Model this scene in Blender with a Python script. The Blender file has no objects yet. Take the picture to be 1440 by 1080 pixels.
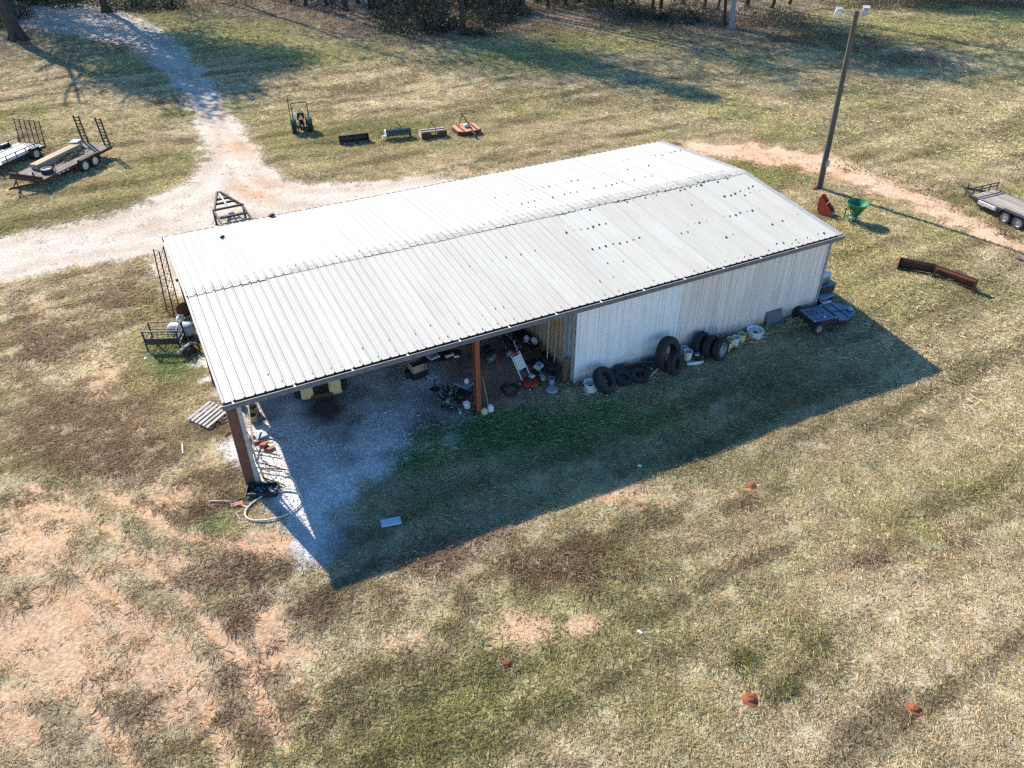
import bpy, math, random
import numpy as np
from mathutils import Vector, Matrix, Quaternion
R = math.radians
random.seed(7); rng = np.random.default_rng(11)
scene = bpy.context.scene
col = scene.collection
# ---------------------------------------------------------------- camera
FPX, CAM, YAW, PITCH = 1110.41, (-0.822, -20.014, 17.399), R(27.23), R(36.36)
cam = bpy.data.cameras.new('camera'); camo = bpy.data.objects.new('camera', cam); col.objects.link(camo)
camo.location = CAM; camo.rotation_euler = (math.pi/2-PITCH, 0, -YAW)
cam.sensor_width = 36; cam.lens = FPX/1440*36; cam.clip_start = .1; cam.clip_end = 5000
scene.camera = camo
# ---------------------------------------------------------------- sky, sun, exposure
SUN_AZ, SUN_EL = R(343.22), R(37.57)          # where the sun stands (clockwise from +Y)
w = bpy.data.worlds.new('World'); scene.world = w; w.use_nodes = True
nt = w.node_tree; bg = nt.nodes['Background']
sk = nt.nodes.new('ShaderNodeTexSky'); sk.sky_type = 'NISHITA'; sk.sun_disc = False
sk.sun_elevation = SUN_EL; sk.sun_rotation = SUN_AZ; sk.air_density = 1.0; sk.dust_density = 0; sk.ozone_density = 3.5
hsv = nt.nodes.new('ShaderNodeHueSaturation'); hsv.inputs['Saturation'].default_value = 1.22; nt.links.new(sk.outputs[0], hsv.inputs['Color']); nt.links.new(hsv.outputs[0], bg.inputs[0]); bg.inputs[1].default_value = .12
sl = bpy.data.lights.new('sun', 'SUN'); sl.energy = 5; sl.angle = R(.5); sl.color = (1, .935, .82)
so = bpy.data.objects.new('sun', sl); col.objects.link(so); so.location = (-30, 60, 60)
sdir = Vector((-math.sin(SUN_AZ)*math.cos(SUN_EL), -math.cos(SUN_AZ)*math.cos(SUN_EL), -math.sin(SUN_EL)))
so.rotation_euler = sdir.to_track_quat('-Z', 'Y').to_euler()
vs = scene.view_settings; vs.view_transform = 'Standard'; vs.look = 'None'; vs.exposure = 1.2; vs.gamma = 1; vs.use_curve_mapping = False
scene.cycles.use_denoising = False; scene.cycles.max_bounces = 6; scene.cycles.diffuse_bounces = 3
scene.cycles.transparent_max_bounces = 6; scene.cycles.caustics_reflective = False; scene.cycles.caustics_refractive = False
scene.cycles.filter_width = 1.4
# ---------------------------------------------------------------- pixel <-> place
def basis():
    f = np.array([math.sin(YAW)*math.cos(PITCH), math.cos(YAW)*math.cos(PITCH), -math.sin(PITCH)])
    r = np.array([math.cos(YAW), -math.sin(YAW), 0]); return r, np.cross(r, f), f
RR, UU, FF = basis(); CC = np.array(CAM)
def ray(px, py): return FF + RR*(px-720)/FPX + UU*(540-py)/FPX
def vn(x, y, s, seed=0):
    x = np.asarray(x, float)/s; y = np.asarray(y, float)/s
    xi = np.floor(x).astype(np.int64); yi = np.floor(y).astype(np.int64); fx = x-xi; fy = y-yi
    fx = fx*fx*(3-2*fx); fy = fy*fy*(3-2*fy)
    def hsh(a, b):
        n = (a*374761393 + b*668265263 + seed*974711) & 0x7fffffff
        n = ((n ^ (n >> 13))*1274126177) & 0x7fffffff
        return ((n ^ (n >> 16)) & 0xffff)/65535.
    return (hsh(xi, yi)*(1-fx)+hsh(xi+1, yi)*fx)*(1-fy)+(hsh(xi, yi+1)*(1-fx)+hsh(xi+1, yi+1)*fx)*fy
def fbm(x, y, s, seed=0, o=4):
    t = 0; a = .5; n = 0
    for k in range(o): t = t+a*vn(x, y, s/2**k, seed+k*17); n += a; a *= .55
    return t/n
def ht(x, y):
    x = np.asarray(x, float); y = np.asarray(y, float)
    z = -.0095*np.clip(x, 0, 45)
    yn = np.minimum(y, 0); z = z+np.where(yn > -6, .0956*yn, -.5736+.05*(np.maximum(yn, -60)+6))
    return z - .12*np.exp(-((x-.2)**2+(y+.3)**2)/1.2)
def H(x, y): return float(ht(x, y))
def G(px, py, dz=0.):
    d = ray(px, py); z = dz
    for i in range(14):
        P = CC+d*((z-CC[2])/d[2]); z = H(P[0], P[1])+dz
    return Vector(P)
def G2(px, py): p = G(px, py); return (p.x, p.y)
# ---------------------------------------------------------------- materials
def mat(name, c, c2=None, scale=6., rough=.8, metal=0., bump=0., c3=None, detail=5, bscale=None, rnd=0., thr=(.35, .65), spec=.3, coord='Object', stretch=(1, 1, 1)):
    m = bpy.data.materials.new(name); m.use_nodes = True; t = m.node_tree; N = t.nodes; Lk = t.links.new
    b = N['Principled BSDF']; b.inputs['Roughness'].default_value = rough; b.inputs['Metallic'].default_value = metal
    b.inputs['Specular IOR Level'].default_value = spec
    b.inputs['Base Color'].default_value = (*c, 1)
    tc = N.new('ShaderNodeTexCoord'); mp = N.new('ShaderNodeMapping'); Lk(tc.outputs[coord], mp.inputs[0])
    mp.inputs['Scale'].default_value = stretch
    oi = N.new('ShaderNodeObjectInfo'); sc_ = N.new('ShaderNodeVectorMath'); sc_.operation = 'SCALE'
    cx = N.new('ShaderNodeCombineXYZ'); Lk(oi.outputs['Random'], cx.inputs[0]); Lk(oi.outputs['Random'], cx.inputs[1])
    Lk(cx.outputs[0], sc_.inputs[0]); sc_.inputs['Scale'].default_value = 37
    ad = N.new('ShaderNodeVectorMath'); ad.operation = 'ADD'; Lk(mp.outputs[0], ad.inputs[0]); Lk(sc_.outputs[0], ad.inputs[1])
    last = None
    if c2:
        n = N.new('ShaderNodeTexNoise'); n.inputs['Scale'].default_value = scale; n.inputs['Detail'].default_value = detail
        n.inputs['Roughness'].default_value = .65; Lk(ad.outputs[0], n.inputs['Vector'])
        r = N.new('ShaderNodeValToRGB'); e = r.color_ramp.elements
        e[0].position, e[1].position = thr; e[0].color = (*c, 1); e[1].color = (*c2, 1)
        if c3: q = e.new(min(.95, thr[1]+.12)); q.color = (*c3, 1)
        Lk(n.outputs[0], r.inputs[0]); last = r.outputs[0]
    if rnd:
        hs = N.new('ShaderNodeHueSaturation'); mr = N.new('ShaderNodeMapRange')
        mr.inputs[3].default_value = 1-rnd; mr.inputs[4].default_value = 1+rnd; Lk(oi.outputs['Random'], mr.inputs[0]); Lk(mr.outputs[0], hs.inputs['Value'])
        if last: Lk(last, hs.inputs['Color'])
        else: hs.inputs['Color'].default_value = (*c, 1)
        last = hs.outputs[0]
    if last: Lk(last, b.inputs['Base Color'])
    if bump:
        n2 = N.new('ShaderNodeTexNoise'); n2.inputs['Scale'].default_value = bscale or scale*4; n2.inputs['Detail'].default_value = 4
        Lk(ad.outputs[0], n2.inputs['Vector']); bp = N.new('ShaderNodeBump'); bp.inputs['Strength'].default_value = bump; bp.inputs['Distance'].default_value = .02
        Lk(n2.outputs[0], bp.inputs['Height']); Lk(bp.outputs[0], b.inputs['Normal'])
    return m
M = {}
M['roof'] = mat('roof_metal', (.392, .38, .345), (.35, .335, .295), 1.2, .55, .0, .04, c3=(.335, .31, .255), rnd=.04, thr=(.38, .68), spec=.35, stretch=(1, .22, 1), detail=8)
M['roof2'] = mat('ridge_metal', (.36, .35, .32), (.27, .26, .23), 3, .55, 0, .05, rnd=.06, spec=.35)
M['wall'] = mat('white_siding', (.80, .80, .80), (.68, .68, .68), 1.6, .5, 0, .05, c3=(.5, .47, .42), rnd=.04, thr=(.4, .72), stretch=(1, 1, .25), detail=8)
M['wall2'] = mat('warm_white_siding', (.75, .68, .63), (.63, .56, .51), 1.6, .5, 0, .05, c3=(.48, .41, .35), rnd=.04, thr=(.4, .72), stretch=(1, 1, .25), detail=8)
M['tan'] = mat('tan_siding', (.48, .33, .22), (.34, .20, .12), 3, .6, 0, .05, rnd=.08, stretch=(1, 1, .3))
M['galv'] = mat('galvanized', (.50, .52, .52), (.40, .41, .41), 5, .4, .3, .03)
M['trim'] = mat('dark_trim', (.035, .035, .045), (.06, .06, .07), 4, .45)
M['gutter'] = mat('gutter_grey', (.10, .10, .12), (.16, .16, .18), 5, .45)
M['rake'] = mat('grey_trim', (.30, .30, .32), (.24, .24, .25), 4, .5)
M['redsteel'] = mat('red_primer_steel', (.30, .085, .05), (.22, .06, .035), 4, .6, 0, .08, c3=(.33, .14, .09))
M['brownsteel'] = mat('brown_steel', (.17, .075, .05), (.10, .045, .035), 5, .6, 0, .1, c3=(.25, .13, .09))
M['tar'] = mat('black_sealant', (.03, .028, .03), (.06, .05, .05), 30, .7)
M['rubber'] = mat('tyre_rubber', (.018, .018, .02), (.035, .034, .034), 12, .75, 0, .3)
M['black'] = mat('black_paint', (.02, .02, .022), (.045, .043, .042), 8, .5, 0, .05)
M['blackmatt'] = mat('black_plastic', (.022, .022, .025), (.03, .03, .032), 8, .6)
M['rim'] = mat('white_rim', (.62, .62, .62), (.45, .43, .40), 14, .4, 0, .0)
M['silver'] = mat('silver_rim', (.5, .5, .5), (.32, .32, .33), 16, .35, .6)
M['deck'] = mat('weathered_deck', (.20, .17, .145), (.11, .09, .08), 7, .9, 0, .3, c3=(.28, .25, .22), rnd=.22, stretch=(.15, 1, 1))
M['deck2'] = mat('pale_deck', (.38, .33, .27), (.26, .21, .17), 7, .9, 0, .3, rnd=.2, stretch=(.15, 1, 1))
M['whitedeck'] = mat('pale_grey_deck', (.50, .49, .47), (.40, .39, .37), 6, .7, 0, .1, rnd=.06, stretch=(.2, 1, 1))
M['rust'] = mat('rust', (.16, .06, .03), (.09, .035, .02), 9, .9, 0, .3, c3=(.24, .11, .06))
M['rustdark'] = mat('dark_rust', (.075, .035, .025), (.04, .022, .018), 9, .85, 0, .2, c3=(.13, .06, .04))
M['orange'] = mat('faded_orange_paint', (.36, .10, .05), (.27, .08, .045), 9, .55, 0, .1, c3=(.45, .26, .18))
M['salmon'] = mat('sun_bleached_orange', (.46, .22, .14), (.36, .15, .09), 6, .7, 0, .1, c3=(.5, .36, .28))
M['brick'] = mat('dull_brick', (.34, .14, .10), (.26, .10, .07), 9, .9, 0, .2)
M['red'] = mat('red_paint', (.42, .045, .03), (.30, .03, .02), 9, .45)
M['green'] = mat('green_paint', (.022, .16, .065), (.016, .11, .045), 6, .38, 0, .03, spec=.5)
M['tgreen'] = mat('tractor_green', (.02, .085, .035), (.015, .06, .025), 6, .4, spec=.5)
M['yellow'] = mat('worn_yellow_paint', (.74, .58, .30), (.6, .44, .2), 7, .5, 0, .1, c3=(.16, .07, .03), thr=(.4, .62))
M['white'] = mat('white_plastic', (.68, .68, .66), (.58, .57, .54), 9, .45)
M['cream'] = mat('cream_plastic', (.60, .56, .32), (.50, .46, .28), 9, .5)
M['bluegrey'] = mat('blue_grey_paint', (.26, .32, .37), (.18, .22, .26), 5, .45)
M['tank'] = mat('tank_paint', (.36, .41, .45), (.25, .22, .20), 3, .45, thr=(.5, .75))
M['timber'] = mat('pale_timber', (.42, .33, .21), (.30, .23, .15), 5, .85, 0, .15, rnd=.1, stretch=(.15, 1, 1))
M['greywood'] = mat('grey_wood', (.42, .40, .38), (.28, .26, .25), 6, .9, 0, .2, rnd=.12, stretch=(.2, 1, 1))
M['brownwood'] = mat('brown_wood', (.20, .125, .08), (.13, .08, .05), 6, .9, 0, .2, rnd=.15, stretch=(1, 1, .2))
M['polewood'] = mat('pole_wood', (.12, .105, .085), (.07, .06, .05), 7, .95, 0, .3, stretch=(1, 1, .08))
M['card'] = mat('cardboard', (.42, .33, .22), (.36, .28, .18), 6, .9)
M['concrete'] = mat('pale_slab', (.42, .50, .56), (.36, .43, .48), 9, .8)
M['hose'] = mat('pale_hose', (.62, .58, .50), (.5, .46, .38), 20, .5)
M['terracotta'] = mat('clay_pipe', (.34, .25, .15), (.24, .17, .10), 9, .8)
M['lamp'] = mat('lamp_housing', (.42, .42, .42), (.33, .33, .33), 6, .4)
M['glass'] = mat('lamp_glass', (.55, .55, .52), None, rough=.15, spec=.6)
M['smv'] = mat('orange_triangle', (.75, .28, .2), (.7, .35, .28), 9, .5)
M['bark'] = mat('bark', (.085, .068, .055), (.045, .036, .030), 6, .95, 0, .6, c3=(.13, .11, .095), stretch=(1, 1, .25))
M['palebark'] = mat('pale_bark', (.30, .30, .29), (.20, .195, .185), 5, .95, 0, .4, stretch=(1, 1, .25))
M['clay'] = mat('red_clay', (.27, .095, .045), (.19, .06, .03), 30, .95, 0, .8)
M['bluetint'] = mat('dark_blue_tint', (.08, .12, .18), (.055, .085, .13), 7, .3, spec=.6)  # sky reflection painted into the black cart's nose; plain blue on the bins
M['mesh'] = mat('sky_tinted_grating', (.06, .09, .15), (.09, .13, .20), 30, .35, spec=.6)  # black deck tinted blue to paint in the sky's reflection
def overlay(m, c, kind):
    t = m.node_tree; N = t.nodes; b = N['Principled BSDF']; src = b.inputs['Base Color'].links[0].from_socket; tc = N.new('ShaderNodeTexCoord'); mp = N.new('ShaderNodeMapping'); n = N.new('ShaderNodeTexNoise')
    t.links.new(tc.outputs['Object'], mp.inputs[0]); oi = N.new('ShaderNodeObjectInfo'); t.links.new(oi.outputs['Location'], mp.inputs['Location']); t.links.new(mp.outputs[0], n.inputs['Vector']); n.inputs['Detail'].default_value = 6; n.inputs['Roughness'].default_value = .7
    mx = N.new('ShaderNodeMix'); mx.data_type = 'RGBA'; t.links.new(src, mx.inputs[6]); mx.inputs[7].default_value = (*c, 1); r = N.new('ShaderNodeMapRange')
    if kind == 'splash':          # mud splashed on the foot of a wall
        n.inputs['Scale'].default_value = 5; sx_ = N.new('ShaderNodeSeparateXYZ'); t.links.new(tc.outputs['Object'], sx_.inputs[0]); a = N.new('ShaderNodeMath'); a.operation = 'MULTIPLY_ADD'; t.links.new(n.outputs[0], a.inputs[0]); a.inputs[1].default_value = -1.1; t.links.new(sx_.outputs[2], a.inputs[2])
        t.links.new(a.outputs[0], r.inputs[0]); r.inputs[1].default_value = -.05; r.inputs[2].default_value = -.65; r.inputs[3].default_value = 0; r.inputs[4].default_value = .75
    elif kind == 'run':           # rust and rain runs down the sheets
        mp.inputs['Scale'].default_value = (7, 7, .16); n.inputs['Scale'].default_value = 1.6; t.links.new(n.outputs[0], r.inputs[0]); r.inputs[1].default_value = .5; r.inputs[2].default_value = .78; r.inputs[3].default_value = 0; r.inputs[4].default_value = .6
    else:                         # rain streaks down the slope
        mp.inputs['Scale'].default_value = (9, .22, 1); n.inputs['Scale'].default_value = 2.2; t.links.new(n.outputs[0], r.inputs[0]); r.inputs[1].default_value = .52; r.inputs[2].default_value = .75; r.inputs[3].default_value = 0; r.inputs[4].default_value = .33
    t.links.new(r.outputs[0], mx.inputs[0]); t.links.new(mx.outputs[2], b.inputs['Base Color'])
overlay(M['wall'], (.20, .16, .13), 'splash'); overlay(M['wall2'], (.20, .16, .13), 'splash'); overlay(M['wall2'], (.36, .27, .20), 'run'); overlay(M['wall'], (.48, .43, .37), 'run'); overlay(M['roof'], (.24, .215, .17), 'streak')
def leafmat(name, c, c2, tr=.35):
    m = mat(name, c, c2, .9, .7, detail=2, coord='Object'); t = m.node_tree; b = t.nodes['Principled BSDF']
    tl = t.nodes.new('ShaderNodeBsdfTranslucent'); mx = t.nodes.new('ShaderNodeMixShader'); mx.inputs[0].default_value = tr
    src = b.inputs['Base Color'].links[0].from_socket; t.links.new(src, tl.inputs[0])
    t.links.new(b.outputs[0], mx.inputs[1]); t.links.new(tl.outputs[0], mx.inputs[2]); t.links.new(mx.outputs[0], t.nodes['Material Output'].inputs[0]); return m
M['leafgreen'] = leafmat('evergreen_leaf', (.045, .058, .045), (.075, .085, .06))
M['leafbrown'] = leafmat('autumn_leaf', (.15, .11, .075), (.22, .17, .115))
M['leafolive'] = leafmat('olive_leaf', (.07, .085, .03), (.12, .12, .05))
M['weed'] = leafmat('dry_weed', (.25, .18, .10), (.17, .14, .07))
# ---------------------------------------------------------------- mesh helpers
class MB:
    def __init__(s): s.v = []; s.f = []
    def add(s, vs, fs):
        o = len(s.v); s.v += [tuple(q) for q in vs]; s.f += [tuple(i+o for i in f) for f in fs]; return s
    def box(s, c, d, rot=None, ch=0.):
        hx, hy, hz = d[0]/2, d[1]/2, d[2]/2; c = Vector(c)
        m = rot if rot is not None else Matrix.Identity(3)
        if ch <= 0:
            P = [Vector((a*hx, b*hy, e*hz)) for e in (-1, 1) for b in (-1, 1) for a in (-1, 1)]
            return s.add([c+m@q for q in P], [(0, 2, 3, 1), (4, 5, 7, 6), (0, 1, 5, 4), (2, 6, 7, 3), (0, 4, 6, 2), (1, 3, 7, 5)])
        ch = min(ch, hx*.9, hy*.9, hz*.9); ring = []
        P = []
        for z, k in ((-hz, ch), (-hz+ch, 0), (hz-ch, 0), (hz, ch)):
            a, b = hx-k, hy-k; cc = ch if k == 0 else ch*.6
            for (x, y) in ((a-cc, -b), (a, -b+cc), (a, b-cc), (a-cc, b), (-a+cc, b), (-a, b-cc), (-a, -b+cc), (-a+cc, -b)): P.append(Vector((x, y, z)))
        fs = [tuple(range(7, -1, -1)), tuple(range(24, 32))]
        for k in range(3):
            for i in range(8): j = (i+1) % 8; fs.append((k*8+i, k*8+j, k*8+8+j, k*8+8+i))
        return s.add([c+m@q for q in P], fs)
    def beam(s, a, b, w, h, up=(0, 0, 1), ch=0.):
        a = Vector(a); b = Vector(b); d = b-a; L = d.length; x = d.normalized(); u = Vector(up)
        y = u.cross(x)
        if y.length < 1e-4: y = Vector((0, 1, 0)).cross(x)
        y.normalize(); z = x.cross(y)
        return s.box((a+b)/2, (L, w, h), Matrix((x, y, z)).transposed(), ch)
    def tube(s, pts, r, n=8, cap=True):
        pts = [Vector(q) for q in pts]; k = len(pts); rs = r if isinstance(r, (list, tuple)) else [r]*k
        t = (pts[1]-pts[0]).normalized(); u = t.orthogonal().normalized(); vs = []
        for i, q in enumerate(pts):
            t2 = (pts[min(i+1, k-1)]-pts[max(i-1, 0)])
            t2 = t2.normalized() if t2.length > 1e-9 else t
            u = (u-t2*u.dot(t2)); u = u.normalized() if u.length > 1e-6 else t2.orthogonal().normalized()
            w_ = t2.cross(u); t = t2
            for j in range(n):
                a = 2*math.pi*j/n; vs.append(q+(u*math.cos(a)+w_*math.sin(a))*rs[i])
        fs = [(i*n+j, i*n+(j+1) % n, (i+1)*n+(j+1) % n, (i+1)*n+j) for i in range(k-1) for j in range(n)]
        if cap: fs += [tuple(range(n-1, -1, -1)), tuple(range((k-1)*n, k*n))]
        return s.add(vs, fs)
    def lathe(s, prof, n=20, c=(0, 0, 0), rot=None, closed=False, cap0=True):
        c = Vector(c); m = rot if rot is not None else Matrix.Identity(3); k = len(prof); vs = []
        for (r, z) in prof:
            for j in range(n):
                a = 2*math.pi*j/n; vs.append(c+m@Vector((r*math.cos(a), r*math.sin(a), z)))
        fs = []
        for i in range(k if closed else k-1):
            i2 = (i+1) % k
            fs += [(i*n+j, i*n+(j+1) % n, i2*n+(j+1) % n, i2*n+j) for j in range(n)]
        if not closed: fs += ([tuple(range(n-1, -1, -1))] if cap0 else [])+[tuple(range((k-1)*n, k*n))]
        return s.add(vs, fs)
    def prism(s, poly, d, c=(0, 0, 0), rot=None):      # polygon in local xz, thickness d along y
        m = rot if rot is not None else Matrix.Identity(3); c = Vector(c); n = len(poly)
        vs = [c+m@Vector((x, -d/2, z)) for x, z in poly]+[c+m@Vector((x, d/2, z)) for x, z in poly]
        return s.add(vs, [tuple(range(n)), tuple(range(2*n-1, n-1, -1))]+[(i, i+n, (i+1) % n+n, (i+1) % n) for i in range(n)])
    def mesh(s, name, m, smooth=False):
        me = bpy.data.meshes.new(name); me.from_pydata(s.v, [], s.f); me.materials.append(m if not isinstance(m, str) else M[m])
        me.validate(); me.update()
        if smooth:
            me.polygons.foreach_set('use_smooth', [True]*len(me.polygons))
            try: me.set_sharp_from_angle(angle=R(38))
            except Exception: pass
        return me
    def build(s, name, m, parent=None, smooth=False, loc=(0, 0, 0), rot=(0, 0, 0)):
        return link(name, s.mesh(name, m, smooth), parent, loc, rot)
def link(name, me, parent=None, loc=(0, 0, 0), rot=(0, 0, 0)):
    o = bpy.data.objects.new(name, me); col.objects.link(o); o.parent = parent; o.location = loc; o.rotation_euler = rot; return o
def tag(o, label, cat, group=None, kind=None):
    if label: o['label'] = label
    if cat: o['category'] = cat
    if group: o['group'] = group
    if kind: o['kind'] = kind
    return o
def T(name, label, cat, loc, rz=0., group=None, rx=0., ry=0.):
    o = bpy.data.objects.new(name, None); col.objects.link(o); o.empty_display_size = .2
    o.location = loc; o.rotation_euler = (rx, ry, rz); return tag(o, label, cat, group)
def on(x, y, dz=0.): return (x, y, H(x, y)+dz)
def copy_tree(o, parent=None):
    c = o.copy(); col.objects.link(c); c.parent = parent
    for ch in list(o.children): copy_tree(ch, c)
    return c
def heading(a, b): return math.atan2(b[1]-a[1], b[0]-a[0])
AX_Y = Matrix(((1, 0, 0), (0, 0, 1), (0, -1, 0))); AX_X = Matrix(((0, 0, 1), (0, 1, 0), (-1, 0, 0)))
AX_Y = Matrix.Rotation(-math.pi/2, 3, 'X'); AX_X = Matrix.Rotation(math.pi/2, 3, 'Y')
def tyre_prof(Ro, Ri, W):
    return [(Ri, -W*.42), (Ri+(Ro-Ri)*.45, -W*.5), (Ro*.96, -W*.46), (Ro, -W*.34), (Ro, -W*.06), (Ro*.985, 0), (Ro, W*.06), (Ro, W*.34), (Ro*.96, W*.46), (Ri+(Ro-Ri)*.45, W*.5), (Ri, W*.42)]
def wheel(parent, loc, Ro, W, rimmat='rim', ri=.58, side=-1, n=22, rot=AX_Y, lugs=0):
    """tyre (part) with its rim (sub-part); the axle along local y, dished face towards side"""
    Ri = Ro*ri; m = MB().lathe(tyre_prof(Ro, Ri, W), n, rot=rot, closed=True)
    for k in range(lugs):
        a = 2*math.pi*k/lugs
        for sd in (-1, 1):
            q = rot@Vector((math.cos(a+sd*.08)*Ro, math.sin(a+sd*.08)*Ro, sd*W*.24)); m.box(q, (Ro*.1, W*.5, Ro*.1), Matrix.Rotation(-a, 3, 'Y'))
    t = m.build('tyre', 'rubber', parent, True, loc)
    s = side
    pr = [(Ri*1.02, W*.40*s), (Ri*.92, W*.42*s), (Ri*.86, W*.22*s), (Ri*.45, W*.16*s), (Ri*.36, W*.30*s), (.001, W*.31*s)]
    rm = MB().lathe(pr, n, rot=rot, cap0=False)
    for k in range(5):
        a = 2*math.pi*k/5; rm.lathe([(Ri*.06, W*.14*s), (Ri*.06, W*.26*s), (.001, W*.265*s)], 6, rot@Vector((math.cos(a)*Ri*.58, math.sin(a)*Ri*.58, 0)), rot)
    rm.build('rim', rimmat, t, True); return t
# ================================================================ GROUND
def axis(segs, lo, hi):
    a = [segs[0][0]]
    for s0, s1, st in segs:
        n = max(1, round((s1-s0)/st)); a += list(np.linspace(s0, s1, n+1)[1:])
    st = segs[0][2]; x = a[0]; pre = []
    while x > lo: st *= 1.35; x -= st; pre.append(x)
    st = segs[-1][2]; x = a[-1]; post = []
    while x < hi: st *= 1.35; x += st; post.append(x)
    return np.array(pre[::-1]+a+post)
gx = axis([(-10, 36, .2), (36, 96, .5)], -1500, 1600); gy = axis([(-20, 14, .2), (14, 95, .4)], -1500, 1600)
XX, YY = np.meshgrid(gx, gy); nx, ny = len(gx), len(gy)
def topx(x, y, z):
    d = np.stack([x-CC[0], y-CC[1], z-CC[2]], -1); zf = d@FF; ok = zf > 2
    zf = np.where(ok, zf, 2.); return np.where(ok, 720+FPX*(d@RR)/zf, -9e3), np.where(ok, 540-FPX*(d@UU)/zf, -9e3)
def sdist(x, y, poly):            # signed distance to polygon in metres, + inside
    d = np.full(x.shape, 1e9); ins = np.zeros(x.shape, bool); n = len(poly)
    for i in range(n):
        ax, ay = poly[i]; bx, by = poly[(i+1) % n]; ex, ey = bx-ax, by-ay; L = ex*ex+ey*ey+1e-9
        t = np.clip(((x-ax)*ex+(y-ay)*ey)/L, 0, 1); d = np.minimum(d, (x-ax-t*ex)**2+(y-ay-t*ey)**2)
        c = ((ay > y) != (by > y)) & (x < (bx-ax)*(y-ay)/(by-ay+1e-12)+ax); ins ^= c
    return np.where(ins, 1, -1)*np.sqrt(d)
DRIVE = [G2(*q) for q in [(-60, 350), (0, 335), (60, 322), (120, 310), (190, 290), (250, 262), (275, 235), (285, 205), (272, 172), (262, 140), (240, 112), (212, 90), (185, 73), (140, 55), (95, 48), (50, 46), (28, 38), (30, 20), (40, 2), (150, 8), (205, 27), (240, 50), (272, 80), (296, 112), (318, 145), (342, 175), (366, 215), (392, 245), (440, 256), (520, 256), (600, 246), (640, 248)]]
DRIVE += [(19, 15), (15, 12.6), (0.2, 12.6), (-.6, 14.2)]+[G2(*q) for q in [(200, 362), (120, 376), (50, 389), (0, 402), (-60, 420)]]
TRACK = [G2(*q) for q in [(940, 198), (1010, 201), (1100, 206), (1180, 224), (1240, 247), (1290, 266), (1340, 291), (1400, 326), (1470, 362), (1470, 384), (1400, 347), (1330, 312), (1270, 284), (1200, 259), (1120, 239), (1050, 229), (985, 218)]]
PAD = [(.1, 12), (8, 12), (8.0, 1.7), (7.7, .4), (6.6, -.2), (5.2, -.3), (4.1, -1.0), (3, -1.9), (2.0, -3.2), (1.4, -4.0), (1.0, -2.6), (.6, -1), (.3, .5), (.1, 3)]
DIRT = [(8.0, 12), (12.1, 12), (12.1, .9), (11, .5), (9.9, .1), (8.9, .15), (8.1, .7)]
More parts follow.
